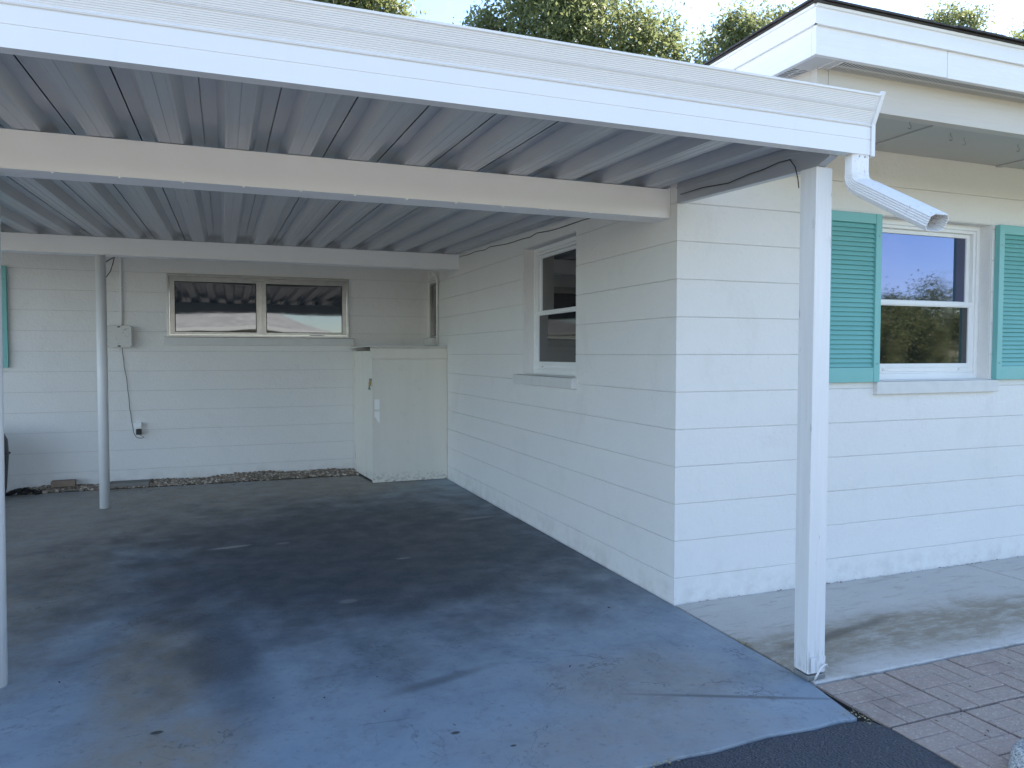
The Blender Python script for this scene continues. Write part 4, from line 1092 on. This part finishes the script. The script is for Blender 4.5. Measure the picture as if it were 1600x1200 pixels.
# ------------------------------------------------------------------ trees
def tree(label, base, clusters, leaf, mat, seed, trunk_r=0.22, group=None, name='oak_tree'):
    rg = np.random.RandomState(seed); bx, by = base
    t = empty(name, (bx, by, -0.12)); tag(t, label, 'tree', group)
    q = MB(); zc = min(c[2] - c[5] for c in clusters)
    fork = (bx + rg.normal(0, .2), by + rg.normal(0, .2), max(2.0, zc * 0.55))
    q.tube([(0, 0, 0), (0.05, 0.03, fork[2] * 0.4), (fork[0] - bx, fork[1] - by, fork[2])], lambda i: trunk_r * (1 - 0.22 * i), 10)
    obj('trunk', q, M['bark'], t, smooth=True)
    q = MB()
    for (cx, cy, cz, rx, ry, rz, nlv) in clusters:
        p0 = Vector((fork[0] - bx, fork[1] - by, fork[2] - 0.1)); p1 = Vector((cx - bx, cy - by, cz + rz * 0.4))
        mid = p0.lerp(p1, 0.5) + Vector((rg.normal(0, .3), rg.normal(0, .3), 0.3))
        q.tube([p0, mid, p1], lambda i: [0.10, 0.06, 0.015][i] * trunk_r / 0.22, 6)
        for _ in range(8):
            d = Vector(rg.normal(0, 1, 3)); d.normalize(); e_ = Vector((cx - bx + d.x * rx * .9, cy - by + d.y * ry * .9, cz + d.z * rz * .9)); s_ = mid.lerp(p1, rg.uniform(.1, .9))
            q.tube([s_, s_.lerp(e_, .5) + Vector((0, 0, rg.uniform(0, .2))), e_], lambda i: [0.03, 0.018, 0.006][i], 5)
    obj('branch', q, M['bark'], t, smooth=True)
    V = []
    for (cx, cy, cz, rx, ry, rz, nlv) in clusters:
        nlv = int(nlv * 0.95)
        nsub = max(10, int(nlv / 110))
        dd = rg.normal(0, 1, (nsub, 3)); dd /= np.linalg.norm(dd, axis=1)[:, None]; rr = rg.uniform(0.25, 1.0, nsub) ** 0.5
        cent = dd * rr[:, None] * np.array([rx, ry, rz])
        which = rg.randint(0, nsub, nlv); spread = rg.uniform(0.10, 0.32, nsub)[which] * min(rx, rz)
        p = cent[which] + rg.normal(0, 1, (nlv, 3)) * spread[:, None] + np.array([cx - bx, cy - by, cz])
        a = rg.normal(0, 1, (nlv, 3)); a /= np.linalg.norm(a, axis=1)[:, None]; b = rg.normal(0, 1, (nlv, 3)); b -= a * (a * b).sum(1)[:, None]; b /= np.linalg.norm(b, axis=1)[:, None]
        s = leaf * rg.uniform(.6, 1.3, nlv)[:, None]
        V.append(np.stack([p - a * s, p - b * s * .42, p + a * s, p + b * s * .42], 1))
    V = np.concatenate(V); n = len(V)
    me = bpy.data.meshes.new('crown'); me.vertices.add(4 * n); me.vertices.foreach_set('co', V.reshape(-1)); me.loops.add(4 * n); me.loops.foreach_set('vertex_index', np.arange(4 * n, dtype=np.int32))
    me.polygons.add(n); me.polygons.foreach_set('loop_start', np.arange(0, 4 * n, 4, dtype=np.int32)); me.polygons.foreach_set('loop_total', np.full(n, 4, dtype=np.int32)); me.materials.append(mat); me.update(calc_edges=True); me.validate()
    obj('crown', me, None, t)
    return t

tree('broad oak crown above the middle of the carport roof edge', (11.0, 22.5),
     [(9.6, 22, 11.6, 1.7, 1.8, 1.7, 9000), (11.6, 22.5, 11.4, 2.0, 2.0, 2.0, 11000), (13.2, 22, 10.9, 1.5, 1.6, 1.6, 8000), (8.3, 22, 10.6, 1.3, 1.4, 1.25, 4200), (6.9, 22, 10.3, 0.9, 1.0, 0.9, 2300), (10.6, 23, 13.4, 1.8, 1.8, 1.5, 8000), (10.5, 22.5, 9.2, 3.4, 2.0, 1.6, 9000), (14.0, 22.3, 9.6, 1.4, 1.4, 1.3, 5000), (14.2, 22.6, 11.0, 0.9, 1.0, 1.0, 2600), (7.4, 22.4, 11.3, 0.8, 0.9, 0.7, 1500)], 0.085, M['leaf'], 11, 0.30)
tree('dense oak whose crown ends left of the blue sky gap above the roof', (2.5, 22.5),
     [(2.6, 22, 11.0, 1.9, 1.8, 1.7, 10000), (4.3, 22.3, 10.9, 1.15, 1.3, 1.1, 6500), (0.8, 22, 11.0, 1.8, 1.6, 1.6, 8000), (3.2, 22, 12.5, 1.5, 1.4, 1.1, 5000), (2.2, 22, 9.3, 2.4, 1.6, 1.3, 6000)], 0.085, M['leaf'], 12, 0.28)
tree('airy yellowish tree beside the left slope of the house eave', (17.2, 23.0),
     [(16.9, 22.5, 11.9, 1.3, 1.3, 1.3, 5000), (17.9, 22.5, 12.9, 1.3, 1.2, 1.1, 4000), (15.9, 22.2, 10.6, 1.0, 1.1, 1.1, 3300), (17.6, 22.6, 10.4, 1.8, 1.3, 1.1, 4300), (18.9, 22.8, 13.2, 0.9, 0.8, 0.8, 1600)], 0.085, M['leaf2'], 13, 0.22)
tree('rounded treetop showing above the front eave near the right edge', (27.4, 22.5),
     [(27.4, 22.3, 14.0, 1.25, 1.3, 1.25, 6500), (26.6, 22.3, 13.1, 1.0, 1.1, 1.0, 3500), (28.3, 22.4, 13.3, 1.1, 1.2, 1.1, 4000)], 0.085, M['leaf2'], 14, 0.25)
tree('dark green treetop cut off at the right end of the eave', (32.0, 22.5),
     [(31.9, 22.3, 14.1, 1.3, 1.3, 1.2, 6500), (33.0, 22.3, 13.8, 1.4, 1.4, 1.4, 6500)], 0.085, M['leaf'], 15, 0.25)
# across the street: only seen as reflections in the windows
for ti, (x, y, h, lab) in enumerate(((27, -24, 3.9, 'low bushy tree across the street nearest the viewpoint'), (33, -27, 5.6, 'tallest street tree in the middle of the row across the road'), (41, -30, 5.2, 'street tree at the far end of the row across the road'),
                                (20, -26, 4.6, 'street tree beside the tan house across the road'), (50, -34, 6.8, 'outermost big tree at the end of the row across the road'))):
    tree(lab, (x, y), [(x, y, h * 0.66, h * 0.36, h * 0.34, h * 0.33, 9000), (x + h * .45, y + .3, h * 0.42, h * 0.40, h * 0.30, h * 0.30, 9000), (x - h * .45, y + .2, h * 0.36, h * 0.40, h * 0.30, h * 0.28, 8000)], 0.10, M['leaf'], 40 + ti, 0.2, 'trees across the street')

# ------------------------------------------------------------------ house across the street (seen in the back window glass)
def far_house(x0, x1, y0, y1, label, eave=2.45, slope=0.36):
    h = empty('neighbour_house', ((x0 + x1) / 2, y1, -0.12)); tag(h, label, 'house')
    loc = -h.location
    q = MB(); q.box(x0, x1, y0, y1, -0.12, eave + 0.05); o = obj('wall', q, M['nbr_wall'], h); o.location = loc
    q = roof_wing(x0 - 0.6, x1 + 0.6, y0 - 0.6, y1 + 0.6, eave + 0.11, slope); o = obj('roof', q, M['nbr_roof'], h); o.location = loc
    q = MB(); ring(q, x0 - 0.58, x1 + 0.58, y0 - 0.58, y1 + 0.58, 0.05, 0, 1)
    q = MB(); q.box(x0 - 0.62, x1 + 0.62, y1 + 0.58, y1 + 0.64, eave - 0.10, eave + 0.109); q.box(x0 - 0.62, x0 - 0.57, y0, y1 + 0.579, eave - 0.10, eave + 0.109); q.box(x1 + 0.57, x1 + 0.62, y0, y1 + 0.579, eave - 0.10, eave + 0.109)
    o = obj('fascia', q, M['nbr_white'], h); o.location = loc
    for xx in (x0 + 2, x0 + 5.2, x1 - 4):
        q = MB(); q.box(xx, xx + 1.4, y1 + 0.002, y1 + 0.05, 0.9, 2.0); w = obj('window', q, M['nbr_white'], h); w.location = loc
        q = MB(); q.box(xx + 0.08, xx + 1.32, y1 + 0.051, y1 + 0.06, 0.98, 1.92); obj('pane', q, M['glass'], w)
    q = MB(); q.box(x1 - 7.2, x1 - 6.2, y1 + 0.002, y1 + 0.06, -0.1, 2.0); d = obj('door', q, M['teal'], h); d.location = loc
far_house(-13, 4, -27, -17.6, 'tan house with pale shingle roof across the street behind the viewpoint')
